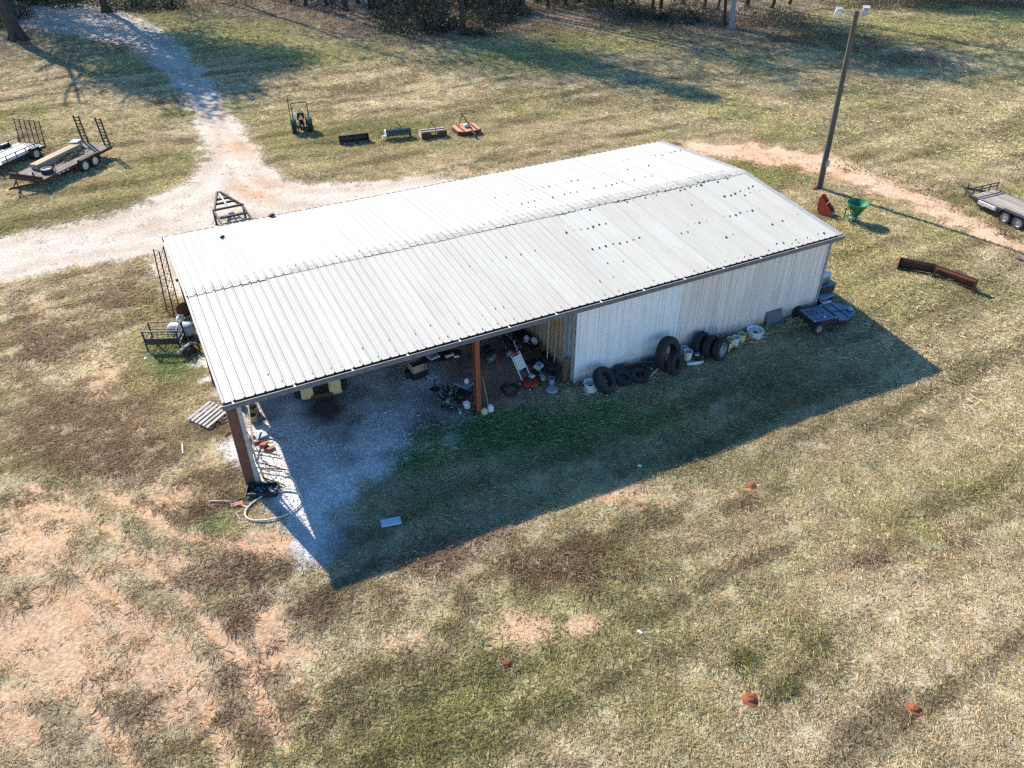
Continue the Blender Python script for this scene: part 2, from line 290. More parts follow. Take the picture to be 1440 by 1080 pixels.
BLOBS = dict(
 g=[(330,42,110,20,1),(250,28,50,12,.9),(450,72,70,20,.8),(400,55,60,14,.8),(430,180,80,22,.55),(600,195,110,20,.5),(780,60,80,14,.9),(870,66,60,12,.8),(700,80,60,12,.6),(1200,40,100,16,.8),(1360,40,110,18,.9),(1085,245,70,14,.9),(1190,385,30,60,.6),(1230,440,40,40,.5),(1175,335,40,20,.5),(245,505,55,45,.8),(1250,165,200,60,.34),(1000,140,150,40,.3),(150,270,120,40,.35),(60,310,90,30,.35),(480,215,110,25,.4),(1310,450,110,90,.3),(760,150,90,30,.3),(1150,150,80,40,.3),(110,190,90,30,.3),(1420,640,60,60,.3),(900,40,120,14,.5),(1050,90,120,16,.35),(560,70,80,14,.5),(220,540,60,40,.5),(305,735,24,16,.9),(390,690,24,12,.9),(850,790,45,22,.8),(640,600,130,32,1),(560,645,60,22,.9),(760,605,90,30,.9),(850,590,70,25,.8),(1045,925,35,25,.7),(900,800,60,40,.3),(1380,690,50,30,.4),(1090,540,160,60,.35),(950,600,150,50,.3),(210,430,40,20,.6),(100,560,30,20,.3),(1250,560,60,50,.3),(340,690,30,25,.5),(500,860,100,30,.3),(560,980,180,60,.3),(180,230,90,30,.35),(1100,900,60,50,.35),(800,240,60,10,.2),(620,700,60,40,.5)],
 o=[(1057,684,11,6,.9),(1055,984,15,8,.9),(1285,999,14,8,.9),(713,934,10,5,.7),(75,900,95,70,1),(40,765,70,45,.9),(60,720,80,28,.7),(15,1010,45,60,.8),(190,880,60,30,.7),(240,700,34,28,.6),(205,790,70,20,.75),(225,935,80,36,.8),(395,765,50,22,.85),(385,895,36,50,.8),(420,920,36,30,.55),(735,885,50,26,.95),(812,880,28,18,.85),(840,742,26,8,.6),(880,692,80,24,.6),(150,535,50,40,.55),(60,430,40,20,.4),(300,640,30,20,.3),(120,960,60,60,.7),(560,905,60,16,.5),(530,740,20,10,.0),(250,1000,50,40,.5),(440,970,40,40,.4),(590,820,60,20,.35),(500,840,40,18,.3),(650,240,70,8,.45),(560,262,60,8,.6),(900,700,50,16,.5),(1180,340,10,8,.2),(1200,300,40,12,.3),(290,570,12,40,.15),(140,700,60,30,.4),(1330,255,50,12,.3),(1395,180,15,5,.6)],
 b=[(120,600,120,60,.9),(60,480,70,60,.7),(150,420,80,30,.6),(330,655,40,60,.5),(270,700,70,40,.7),(300,800,90,40,.8),(350,900,55,80,.8),(330,1010,100,60,.8),(600,790,120,30,.8),(760,800,100,30,.8),(500,850,100,30,.7),(200,640,60,60,.6),(640,850,60,30,.4),(120,820,80,20,.5),(1230,780,160,60,.35),(1060,760,100,60,.3),(1280,80,120,16,.5),(1150,55,110,18,.6),(1290,265,70,14,.35),(700,760,120,20,.4),(130,350,150,14,.2),(210,990,60,40,.5)],
 s=[(600,92,170,40,.8),(520,110,80,30,.6),(1250,90,170,24,.6),(1150,700,260,90,.5),(1250,870,240,120,.45),(90,270,120,50,.35),(100,150,90,40,.4),(950,130,200,40,.4),(1000,480,10,10,.0),(1330,600,160,80,.5),(840,280,400,50,.2)],
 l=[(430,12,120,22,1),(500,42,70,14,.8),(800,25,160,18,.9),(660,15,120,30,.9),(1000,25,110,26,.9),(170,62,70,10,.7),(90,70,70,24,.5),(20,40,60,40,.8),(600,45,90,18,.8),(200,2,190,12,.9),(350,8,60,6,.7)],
 v=[(640,600,110,26,1),(560,640,55,20,.9),(765,605,80,26,.9),(860,585,60,20,.7),(700,640,60,20,.5),(300,735,14,8,.5),(385,695,16,8,.6),(240,510,30,22,.4)],
 k=[(900,640,180,40,.3),(520,560,26,14,.3),(560,600,30,12,.25),(430,660,26,26,.3),(620,560,20,10,.4),(545,640,16,7,.5),(605,586,14,6,.6),(1100,540,170,45,.3),(480,760,60,40,.4),(600,700,120,40,.3),(462,572,42,32,1),(482,646,20,12,.8),(440,600,24,16,.4),(560,712,60,30,.25),(640,560,30,20,.3),(1170,475,40,14,.4)])  # k: oil and stains, plus shade painted into grass in the shed's shadow
ZB = ht(XX, YY); PX, PY = topx(XX, YY, ZB)
RUTS = [[G2(*q) for q in L_] for L_ in ([(-40, 695), (0, 720), (110, 800), (200, 880), (290, 990), (330, 1100)], [(40, 680), (170, 755), (260, 840), (340, 930), (400, 1050)], [(150, 690), (250, 752), (360, 772), (450, 745)], [(-40, 850), (60, 930), (140, 1010), (200, 1100)])]
def pdist(x, y, P):
    d = np.full(x.shape, 1e9)
    for (ax, ay), (bx, by) in zip(P, P[1:]):
        ex, ey = bx-ax, by-ay; t = np.clip(((x-ax)*ex+(y-ay)*ey)/(ex*ex+ey*ey), 0, 1); d = np.minimum(d, np.hypot(x-ax-t*ex, y-ay-t*ey))
    return d
def rutmask(x, y): return np.maximum.reduce([np.exp(-(pdist(x, y, P)/.24)**2) for P in RUTS])
def fields(x, y, px, py):
    F = {}; wob = (fbm(x, y, 1.1, 5)-.5)
    for ch, L in BLOBS.items():
        a = np.zeros(x.shape)
        for (cx, cy, rx, ry, st) in L: a = np.maximum(a, st*np.exp(-(((px-cx)/rx)**2+((py-cy)/ry)**2)*.75))
        F[ch] = a
    n1 = fbm(x, y, 5, 1); n2 = fbm(x, y, 1.6, 2); n3 = fbm(x, y, .7, 3, 3); n4 = fbm(x, y, 14, 4, 3)
    th = .05; ux, uy = x*math.cos(th)+y*math.sin(th), -x*math.sin(th)+y*math.cos(th)
    st = fbm(ux/7+fbm(x, y, 6, 91, 2)*.8, uy+1.6*fbm(x, y, 9, 92, 2), .62, 9, 3)                    # mowing rows
    sd = sdist(x, y, DRIVE); st_ = sdist(x, y, TRACK); sp = sdist(x, y, PAD); sr = sdist(x, y, DIRT)
    far = np.clip((np.hypot(x-CC[0], y-CC[1])-35)/60, 0, 1)
    F['drive'] = np.clip(.5+(sd+wob*(1.2+1.5*far)+(n3-.5)*.8)/.7, 0, 1)
    F['track'] = np.clip(.5+(st_+.05+wob*1.7+(n3-.5)*1.8)/1.1, 0, 1)
    F['pad'] = np.clip(.5+(sp+wob*2.0+(n3-.5)*1.4)/.9, 0, 1); F['dirt'] = np.clip(.5+(sr+wob*1.2)/.8, 0, 1)
    sh = lambda a, k=1.: np.clip((a+(n2-.5)*.9*k+(n3-.5)*.9*k-.28)/.34, 0, 1)*np.clip(a*5, 0, 1)
    F['o'] = np.maximum(F['o'], rutmask(x, y)*(.35+.9*n2)); F['sd'] = sd; F['tsd'] = st_
    F['bare'] = sh(F['o']); F['gr'] = np.clip(F['g']+(n2-.5)*.5*np.clip(F['g']*4, 0, 1)+np.clip((n1-.58)*1.6, 0, .4), 0, 1)
    F['br'] = np.clip(sh(F['b'], .9)*.9+np.clip((n2-.62)*1.5, 0, .4), 0, 1)
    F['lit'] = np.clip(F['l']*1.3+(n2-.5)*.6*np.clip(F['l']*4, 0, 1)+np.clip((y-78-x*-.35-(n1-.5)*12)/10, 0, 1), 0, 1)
    F['st'] = st; F['n'] = (n1, n2, n3, n4)
    return F
def lerp(a, b, t): return a*(1-t[..., None])+np.array(b)*t[..., None]
def colour(F, bare=True):
    n1, n2, n3, n4 = F['n']
    c = np.zeros(n1.shape+(3,))+np.array((.41, .33, .205))
    c = lerp(c, (.45, .37, .245), np.clip((n2-.4)*2.5, 0, 1)*.8)
    c = lerp(c, (.32, .285, .13), np.clip((n1-.43)*3.5, 0, 1)*.8)
    c = lerp(c, (.50, .40, .255), np.clip(F['s']*(.4+n3), 0, 1))
    c = lerp(c, (.20, .155, .085), np.clip((F['st']-.53)*6, 0, 1)*.7)
    c = lerp(c, (.52, .42, .265), np.clip((.45-F['st'])*6, 0, 1)*.5)
    c = lerp(c, (.31, .305, .11), F['gr']*.66)
    c = lerp(c, (.09, .25, .085), np.clip(F['v']*(.55+n3), 0, 1)*.85)
    c = lerp(c, (.265, .18, .115), F['br']*.8)
    if bare: c = lerp(c, (.50, .315, .205), F['bare']*.92)
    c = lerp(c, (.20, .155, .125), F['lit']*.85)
    dr = np.zeros(n1.shape+(3,))+np.array((.50, .425, .35)); dr = lerp(dr, (.40, .315, .245), np.clip((n2-.45)*3, 0, 1)*.7)
    cl = np.clip(np.exp(-(((PXc[0]-365)/34)**2+((PXc[1]-268)/14)**2))+np.exp(-(((PXc[0]-335)/26)**2+((PXc[1]-210)/12)**2))*.9+np.exp(-(((PXc[0]-310)/12)**2+((PXc[1]-150)/12)**2))*.6, 0, 1)
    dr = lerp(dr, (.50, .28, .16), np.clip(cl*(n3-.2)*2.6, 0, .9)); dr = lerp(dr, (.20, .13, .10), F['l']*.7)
    wv = np.cos((F['sd']+(n1-.5)*1.5)*3.1); dr = lerp(dr, (.57, .51, .445), np.clip(wv-.2, 0, 1)*.5); dr = lerp(dr, (.33, .25, .18), np.clip((-wv-.45)*(n3+.2)*1.6, 0, 1)*.55)
    c = c*(1-F['drive'][..., None])+dr*F['drive'][..., None]
    tr = np.zeros(n1.shape+(3,))+np.array((.56, .385, .26)); tr = lerp(tr, (.48, .275, .155), np.clip((n2-.45)*3, 0, 1)*.7)
    c = c*(1-F['track'][..., None])+tr*F['track'][..., None]
    pd = np.zeros(n1.shape+(3,))+np.array((.74, .70, .68)); pd = lerp(pd, (.30, .25, .22), np.clip((n2-.5)*7, 0, 1)*.8)
    c = c*(1-F['pad'][..., None])+pd*F['pad'][..., None]
    dd = np.zeros(n1.shape+(3,))+np.array((.54, .34, .275)); dd = lerp(dd, (.28, .17, .14), np.clip((n2-.42)*4, 0, 1)*.7)
    c = c*(1-F['dirt'][..., None])+dd*F['dirt'][..., None]
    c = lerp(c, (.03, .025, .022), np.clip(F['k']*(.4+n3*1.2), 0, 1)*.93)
    return c
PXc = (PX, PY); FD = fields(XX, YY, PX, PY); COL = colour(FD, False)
# relief: clods, clumps, wheel ruts
def ruts(x, y):
    z = 0
    for P in RUTS+[[G2(*q) for q in ((480, 690), (700, 800), (1000, 830), (1440, 760))]]: d = pdist(x, y, P); z = z-.045*np.exp(-(d/.18)**2)+.022*np.exp(-((d-.34)/.13)**2)
    return z
soft = np.maximum.reduce([FD['pad'], FD['dirt']*.8, FD['drive']*.6])
nearw = np.clip(1-(np.hypot(XX-5, YY)-60)/60, 0, 1)
ZZ = ZB+((fbm(XX, YY, .8, 31, 3)-.5)*.09*(1-.7*soft)+(fbm(XX, YY, 6, 41, 3)-.5)*.10*(1-soft)+ruts(XX, YY)*(1-soft)+(FD['st']-.5)*.05*(1-soft))*nearw
ZZ = np.where((XX > -.3) & (XX < 24.6) & (YY > 0) & (YY < 12.3), ZB+(ZZ-ZB)*.3, ZZ)
# rising ground far beyond the trees
ZZ = ZZ+np.clip((np.hypot(XX-30, YY-20)-160)/900, 0, 1)**1.4*26
gm = bpy.data.materials.new('ground_cover'); gm.use_nodes = True; t = gm.node_tree; N = t.nodes; Lk = t.links.new; b = N['Principled BSDF']
b.inputs['Roughness'].default_value = .95; b.inputs['Specular IOR Level'].default_value = .12
at = N.new('ShaderNodeAttribute'); at.attribute_name = 'base'; am = N.new('ShaderNodeAttribute'); am.attribute_name = 'mask'
geo = N.new('ShaderNodeNewGeometry')
def gnoise(s, d, rgh=.6):
    n = N.new('ShaderNodeTexNoise'); n.inputs['Scale'].default_value = s; n.inputs['Detail'].default_value = d; n.inputs['Roughness'].default_value = rgh
    Lk(geo.outputs['Position'], n.inputs['Vector']); return n
na = gnoise(9, 5, .75); nb = gnoise(34, 3, .7); vo = N.new('ShaderNodeTexVoronoi'); vo.inputs['Scale'].default_value = 22; Lk(geo.outputs['Position'], vo.inputs['Vector'])
def rng_(src, a, b_, c, d):
    r = N.new('ShaderNodeMapRange'); Lk(src, r.inputs[0]); r.inputs[1].default_value = a; r.inputs[2].default_value = b_; r.inputs[3].default_value = c; r.inputs[4].default_value = d; return r.outputs[0]
m1 = N.new('ShaderNodeMath'); m1.operation = 'MULTIPLY'; Lk(rng_(na.outputs[0], .3, .7, .55, 1.4), m1.inputs[0]); Lk(rng_(nb.outputs[0], .3, .7, .72, 1.28), m1.inputs[1])
stone = N.new('ShaderNodeMix'); stone.data_type = 'FLOAT'; sep = N.new('ShaderNodeSeparateColor'); Lk(am.outputs['Color'], sep.inputs[0])
wn = N.new('ShaderNodeSeparateColor'); Lk(vo.outputs['Color'], wn.inputs[0])
Lk(sep.outputs[0], stone.inputs[0]); Lk(m1.outputs[0], stone.inputs[2]); 
m2 = N.new('ShaderNodeMath'); m2.operation = 'MULTIPLY'; Lk(rng_(wn.outputs[0], 0, 1, .72, 1.28), m2.inputs[0]); Lk(rng_(na.outputs[0], .3, .7, .82, 1.14), m2.inputs[1]); Lk(m2.outputs[0], stone.inputs[3])
nc_ = gnoise(1.7, 6, .72); nd_ = gnoise(6.5, 4, .7)
ba = N.new('ShaderNodeMath'); ba.operation = 'MULTIPLY_ADD'; Lk(nc_.outputs[0], ba.inputs[0]); ba.inputs[1].default_value = 1.7; Lk(sep.outputs[1], ba.inputs[2])
ba2 = N.new('ShaderNodeMath'); ba2.operation = 'MULTIPLY_ADD'; Lk(nd_.outputs[0], ba2.inputs[0]); ba2.inputs[1].default_value = 1.1; Lk(ba.outputs[0], ba2.inputs[2])
bf = N.new('ShaderNodeMapRange'); bf.interpolation_type = 'SMOOTHSTEP'; Lk(ba2.outputs[0], bf.inputs[0]); bf.inputs[1].default_value = 1.66; bf.inputs[2].default_value = 2.06
soil = N.new('ShaderNodeMix'); soil.data_type = 'RGBA'; soil.inputs[6].default_value = (.52, .345, .215, 1); soil.inputs[7].default_value = (.45, .245, .13, 1); Lk(rng_(nc_.outputs[0], .5, .72, 0, 1), soil.inputs[0])
bm = N.new('ShaderNodeMix'); bm.data_type = 'RGBA'; Lk(bf.outputs[0], bm.inputs[0]); Lk(at.outputs['Color'], bm.inputs[6]); Lk(soil.outputs[2], bm.inputs[7])
mc = N.new('ShaderNodeVectorMath'); mc.operation = 'SCALE'; Lk(bm.outputs[2], mc.inputs[0]); Lk(stone.outputs[0], mc.inputs['Scale']); Lk(mc.outputs[0], b.inputs['Base Color'])
bp = N.new('ShaderNodeBump'); bp.inputs['Strength'].default_value = .75; bp.inputs['Distance'].default_value = .05
hm = N.new('ShaderNodeMath'); hm.operation = 'MULTIPLY_ADD'; Lk(na.outputs[0], hm.inputs[0]); hm.inputs[1].default_value = 1.3; Lk(nb.outputs[0], hm.inputs[2]); Lk(hm.outputs[0], bp.inputs['Height']); Lk(bp.outputs[0], b.inputs['Normal'])
# the sheet is cut along the edges of drive, track and pad: one mesh each, all sharing their borders
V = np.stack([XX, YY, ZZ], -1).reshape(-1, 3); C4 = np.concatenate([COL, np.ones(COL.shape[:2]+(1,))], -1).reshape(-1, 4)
MK = np.stack([np.maximum(FD['pad'], FD['drive']*.8), FD['o']*(1-FD['drive'])*(1-FD['pad'])*(1-FD['dirt']), FD['lit'], np.ones(XX.shape)], -1).reshape(-1, 4)
ii = (np.arange(ny-1)[:, None]*nx+np.arange(nx-1)[None, :]); Q = np.stack([ii, ii+1, ii+nx+1, ii+nx], -1).reshape(-1, 4)
cls = np.zeros((ny-1, nx-1), int); cen = lambda a: (a[:-1, :-1]+a[1:, 1:]+a[1:, :-1]+a[:-1, 1:])/4
for k, ch in ((1, 'drive'), (2, 'track'), (3, 'pad'), (4, 'dirt')): cls[cen(FD[ch]) > .5] = k
cls = cls.ravel()
for k, nm in enumerate(('ground', 'driveway', 'dirt_track', 'gravel_pad', 'dirt_floor')):
    q = Q[cls == k]; used, inv = np.unique(q, return_inverse=True); inv = inv.reshape(q.shape)
    me = bpy.data.meshes.new(nm); me.vertices.add(len(used)); me.vertices.foreach_set('co', V[used].ravel())
    me.loops.add(inv.size); me.loops.foreach_set('vertex_index', inv.ravel().astype(np.int32))
    me.polygons.add(len(inv)); me.polygons.foreach_set('loop_start', np.arange(0, inv.size, 4, dtype=np.int32)); me.polygons.foreach_set('loop_total', np.full(len(inv), 4, np.int32))
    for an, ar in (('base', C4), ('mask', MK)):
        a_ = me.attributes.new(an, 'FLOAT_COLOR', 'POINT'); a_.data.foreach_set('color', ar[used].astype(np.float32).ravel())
    me.update(calc_edges=True); me.validate(); me.polygons.foreach_set('use_smooth', [True]*len(inv)); me.materials.append(gm)
    o = link(nm, me); o['kind'] = 'structure'
    o['label'] = dict(ground='dry grass field of straw and green with bare red soil', driveway='pale gravel driveway curving from the trees round the shed', dirt_track='orange dirt wheel track curving past the light pole', gravel_pad='grey gravel floor under the open bay of the shed', dirt_floor='brown dirt floor beside the shed partition')[nm]
def Zs(x, y):       # height of the finished sheet
    i = int(np.clip(np.searchsorted(gx, x)-1, 0, nx-2)); j = int(np.clip(np.searchsorted(gy, y)-1, 0, ny-2))
    u = (x-gx[i])/(gx[i+1]-gx[i]); v = (y-gy[j])/(gy[j+1]-gy[j])
    return float((ZZ[j, i]*(1-u)+ZZ[j, i+1]*u)*(1-v)+(ZZ[j+1, i]*(1-u)+ZZ[j+1, i+1]*u)*v)
def Zv(x, y):
    i = np.clip(np.searchsorted(gx, x)-1, 0, nx-2); j = np.clip(np.searchsorted(gy, y)-1, 0, ny-2)
    u = (x-gx[i])/(gx[i+1]-gx[i]); v = (y-gy[j])/(gy[j+1]-gy[j])
    return (ZZ[j, i]*(1-u)+ZZ[j, i+1]*u)*(1-v)+(ZZ[j+1, i]*(1-u)+ZZ[j+1, i+1]*u)*v
def on(x, y, dz=0.): return (x, y, Zs(x, y)+dz)
def onp(px, py, dz=0.): p = G(px, py); return Vector(on(p.x, p.y, dz))
# ---------------------------------------------------------------- grass (nobody could count it)
def blades(nb_, h0, h1, spread, wd, seed, lf=1.):
    rn = random.Random(seed); m = MB()
    for k in range(nb_):
        a = rn.uniform(0, 6.283); r = spread*math.sqrt(rn.random()); x, y = r*math.cos(a), r*math.sin(a)
        hh = rn.uniform(h0, h1); l = rn.uniform(.5, 2.2)*hh*lf; b2 = rn.uniform(0, 6.283); c_ = a+rn.uniform(-.9, .9)
        dx, dy = math.cos(b2)*wd, math.sin(b2)*wd; lx, ly = math.cos(c_)*l, math.sin(c_)*l
        m.add([(x-dx, y-dy, -.01), (x+dx, y+dy, -.01), (x+lx*.45+dx*.7, y+ly*.45+dy*.7, hh*.75), (x+lx, y+ly, hh)], [(0, 1, 2), (0, 2, 3)])
    return m
gmat = bpy.data.materials.new('grass_blade'); gmat.use_nodes = True; t = gmat.node_tree; b = t.nodes['Principled BSDF']; b.inputs['Roughness'].default_value = .85; b.inputs['Specular IOR Level'].default_value = .15
ga = t.nodes.new('ShaderNodeAttribute'); ga.attribute_type = 'INSTANCER'; ga.attribute_name = 'gcol'
tl = t.nodes.new('ShaderNodeBsdfTranslucent'); mx = t.nodes.new('ShaderNodeMixShader'); mx.inputs[0].default_value = .25
t.links.new(ga.outputs['Color'], b.inputs['Base Color']); t.links.new(ga.outputs['Color'], tl.inputs[0]); t.links.new(b.outputs[0], mx.inputs[1]); t.links.new(tl.outputs[0], mx.inputs[2]); t.links.new(mx.outputs[0], t.nodes['Material Output'].inputs[0])
clumps = bpy.data.collections.new('grass_clumps')
for k in range(5):
    me = (blades(24, .010, .042, .10, .0045, 100+k) if k < 3 else blades(15, .02, .05, .12, .005, 100+k, 2.3)).mesh('grass_clump', gmat); o = bpy.data.objects.new('grass_clump', me); clumps.objects.link(o)
def scatter(n, x0, x1, y0, y1, dmin, dmax):
    x = rng.uniform(x0, x1, n); y = rng.uniform(y0, y1, n); z = Zv(x, y); px, py = topx(x, y, z); d = np.sqrt((x-CC[0])**2+(y-CC[1])**2+(z-CC[2])**2)
    k = (d >= dmin) & (d < dmax) & (px > -90) & (px < 1530) & (py > -25) & (py < 1150); return x[k], y[k], z[k], px[k], py[k]
P_, S_, C_, Rt = [], [], [], []
for (n, box, dm, dM, sc_) in ((330000, (-14, 40, -20, 16), 0, 34, .9), (300000, (-14, 70, -14, 42), 34, 58, 1.35), (260000, (-14, 110, 0, 95), 58, 125, 2.0)):
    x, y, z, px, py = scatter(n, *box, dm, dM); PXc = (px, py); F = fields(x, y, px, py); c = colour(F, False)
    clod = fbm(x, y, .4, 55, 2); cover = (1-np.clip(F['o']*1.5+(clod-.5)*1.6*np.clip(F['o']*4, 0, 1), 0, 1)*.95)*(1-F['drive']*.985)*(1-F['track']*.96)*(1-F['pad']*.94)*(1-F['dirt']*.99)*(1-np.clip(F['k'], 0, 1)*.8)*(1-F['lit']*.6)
    cover *= np.clip(-.25+2.0*fbm(x, y, .45, 77, 3)+.4*F['gr']-.1*F['br'], .06, 1)
    inb = (x > .2) & (x < 24.3) & (y > 2.5) & (y < 12.1); cover = np.where(inb, 0, cover); cover = np.where((x > 12.0) & (x < 24.3) & (y > .08) & (y < 12.1), 0, cover)
    k = rng.random(len(x)) < cover; x, y, z = x[k], y[k], z[k]; c = c[k]
    j = rng.normal(1, .22, len(x))[:, None]; c = np.clip(c*np.clip(j, .45, 1.6)*1.38, .01, .75); c[:, 1] *= rng.normal(1, .04, len(x))
    s = sc_*rng.uniform(.6, 1.35, len(x))*np.where((x > 12) & (x < 24.6) & (y > -.25) & (y < .1), 2.1, 1.)*(1+.5*F['gr'][k]+.5*np.clip(F['st'][k]-.5, 0, 1)+.25*F['br'][k])
    P_.append(np.stack([x, y, z], -1)); S_.append(s); C_.append(c); Rt.append(rng.uniform(0, 6.283, len(x)))
P_ = np.concatenate(P_); S_ = np.concatenate(S_); C_ = np.concatenate(C_); Rt = np.concatenate(Rt); print('grass clumps', len(P_))
def gn_scatter(name, P, S, C, Rz, coll, label, cat):
    me = bpy.data.meshes.new(name); me.vertices.add(len(P)); me.vertices.foreach_set('co', P.astype(np.float32).ravel())
    a = me.attributes.new('scl', 'FLOAT', 'POINT'); a.data.foreach_set('value', S.astype(np.float32))
    a = me.attributes.new('rz', 'FLOAT', 'POINT'); a.data.foreach_set('value', Rz.astype(np.float32))
    a = me.attributes.new('gcol', 'FLOAT_COLOR', 'POINT'); a.data.foreach_set('color', np.concatenate([C, np.ones((len(C), 1))], 1).astype(np.float32).ravel())
    me.update(); o = link(name, me); tag(o, label, cat, kind='stuff')
    ng = bpy.data.node_groups.new(name, 'GeometryNodeTree'); ng.interface.new_socket('Geometry', in_out='INPUT', socket_type='NodeSocketGeometry'); ng.interface.new_socket('Geometry', in_out='OUTPUT', socket_type='NodeSocketGeometry')
    N = ng.nodes; gi = N.new('NodeGroupInput'); go = N.new('NodeGroupOutput'); ip = N.new('GeometryNodeInstanceOnPoints'); ci = N.new('GeometryNodeCollectionInfo')
    ci.inputs[0].default_value = coll; ci.inputs['Separate Children'].default_value = True; ci.inputs['Reset Children'].default_value = True
    ip.inputs['Pick Instance'].default_value = True
    def na_(nm, ty):
        q = N.new('GeometryNodeInputNamedAttribute'); q.data_type = ty; q.inputs[0].default_value = nm; return q.outputs[0]
    cxyz = N.new('ShaderNodeCombineXYZ'); ng.links.new(na_('rz', 'FLOAT'), cxyz.inputs[2]); 
    e2r = N.new('FunctionNodeEulerToRotation'); ng.links.new(cxyz.outputs[0], e2r.inputs[0])
    ng.links.new(gi.outputs[0], ip.inputs['Points']); ng.links.new(ci.outputs[0], ip.inputs['Instance']); ng.links.new(e2r.outputs[0], ip.inputs['Rotation']); ng.links.new(na_('scl', 'FLOAT'), ip.inputs['Scale'])
    ng.links.new(ip.outputs[0], go.inputs[0]); md = o.modifiers.new('scatter', 'NODES'); md.node_group = ng; return o
tw = [(1045, 925, .6), (1150, 905, .7), (1105, 968, .45)]
for (px, py, r) in tw:
    g = G(px, py); n_ = int(170*r); a = rng.uniform(0, 6.283, n_); q = r*np.abs(rng.normal(0, .55, n_))*(.7+.5*np.sin(a*3+px)); x = g.x+q*np.cos(a); y = g.y+q*np.sin(a)*.8; P_ = np.concatenate([P_, np.stack([x, y, Zv(x, y)], -1)]); S_ = np.concatenate([S_, rng.uniform(.9, 1.8, n_)]); Rt = np.concatenate([Rt, rng.uniform(0, 6.283, n_)])
    C_ = np.concatenate([C_, np.array(((.40, .34, .18), (.33, .31, .13))[int(px) % 2])*np.clip(rng.normal(1, .25, (n_, 1)), .5, 1.6)])
gn_scatter('grass', P_, S_, C_, Rt, clumps, 'short dry grass blades growing over the field', 'grass')
# ================================================================ METAL SHED
L, W, HE, HR, YM = 24.4, 12.17, 3.344, 3.905, 6.085
shed = T('metal_shed', 'long white metal pole shed with ribbed gable roof and open bay', 'shed', (0, 0, 0))
NP = 27; PW = L/NP; RB = PW/3
def roof_profile(x0, x1, hgt=.044, base=.040, top=.014, step=RB):
    p = [(x0, 0)]; k = 0
    while k*step < x1-1e-6:
        c = k*step
        for dx, z in ((-base, 0), (-top, hgt), (top, hgt), (base, 0)):
            if c+dx > x0+1e-6: p.append((c+dx, z))
        for q in (1/3, 2/3): p += [(c+step*q-.012, 0), (c+step*q, .006), (c+step*q+.012, 0)]
        k += 1
    return p
def sheet(prof, A, B, seg=1, thick=0.):       # profile (u, n) swept from frame A to frame B, each (origin, udir, ndir)
    m = MB(); n = len(prof); vs = []
    for s in range(seg+1):
        f = s/seg; o = A[0].lerp(B[0], f)
        for (u, q) in prof: vs.append(o+A[1]*u+A[2]*q)
    return m.add(vs, [(s*n+i, s*n+i+1, (s+1)*n+i+1, (s+1)*n+i) for s in range(seg) for i in range(n-1)])
ux = Vector((1, 0, 0)); pitch = math.atan2(HR-HE, YM)
nF = Vector((0, -math.sin(pitch), math.cos(pitch))); nB = Vector((0, math.sin(pitch), math.cos(pitch)))
prof = roof_profile(-.036, PW-.036)
prof = [q for q in prof if q[0] <= PW-.037]+[(PW-.036, 0), (PW+.005, -.006)]
def rframe(y, z, n): return (Vector((0, y, z)), ux, n)
meF = sheet(prof, rframe(-.05, HE-.05*math.tan(pitch), nF), rframe(YM, HR, nF), 6).mesh('roof_panel', 'roof')
meB = sheet(prof, rframe(YM, HR, nB), rframe(W+.05, HE-.05*math.tan(pitch), nB), 6).mesh('roof_panel', 'roof')
roofF = MB().beam((0, .08, HE-.13), (L, .08, HE-.13), .06, .16).build('eave_strut', 'brownsteel', shed)
frontroof = link('front_roof_slope', MB().beam((.1, .4, HE-.08), (L-.1, .4, HE-.08), .06, .12).mesh('purlin', 'brownsteel'), shed)
backroof = link('back_roof_slope', MB().beam((.1, W-.4, HE-.08), (L-.1, W-.4, HE-.08), .06, .12).mesh('purlin', 'brownsteel'), shed)
for i in range(NP):
    for me, par in ((meF, frontroof), (meB, backroof)):
        o = link('roof_panel', me, par, (i*PW+.036, 0, .0025*(i % 2)+random.uniform(0, .002)), (0, random.uniform(-.002, .002), 0))
for me, par, a, b_, n in ((None, frontroof, -.05, YM, nF), (None, backroof, YM, W+.05, nB)):
    z = lambda y: HE+(HR-HE)*(1-abs(y-YM)/YM)
    MB().beam((.015, a, z(a)+.012), (.015, b_, z(b_)+.012), .07, .05).build('rake_trim', 'roof2', par)
    MB().beam((L+.005, a, z(a)-.012), (L+.005, b_, z(b_)-.012), .20, .05).build('rake_trim', 'rake', par)
for k in range(1, 5):
    for sgn, par in ((-1, frontroof), (1, backroof)):
        y = YM+sgn*(.2+k*1.28); z = HE+(HR-HE)*(1-abs(y-YM)/YM)-.075
        MB().beam((.06, y, z), (L-.1, y, z), .06, .13).build('purlin', 'brownsteel', par)
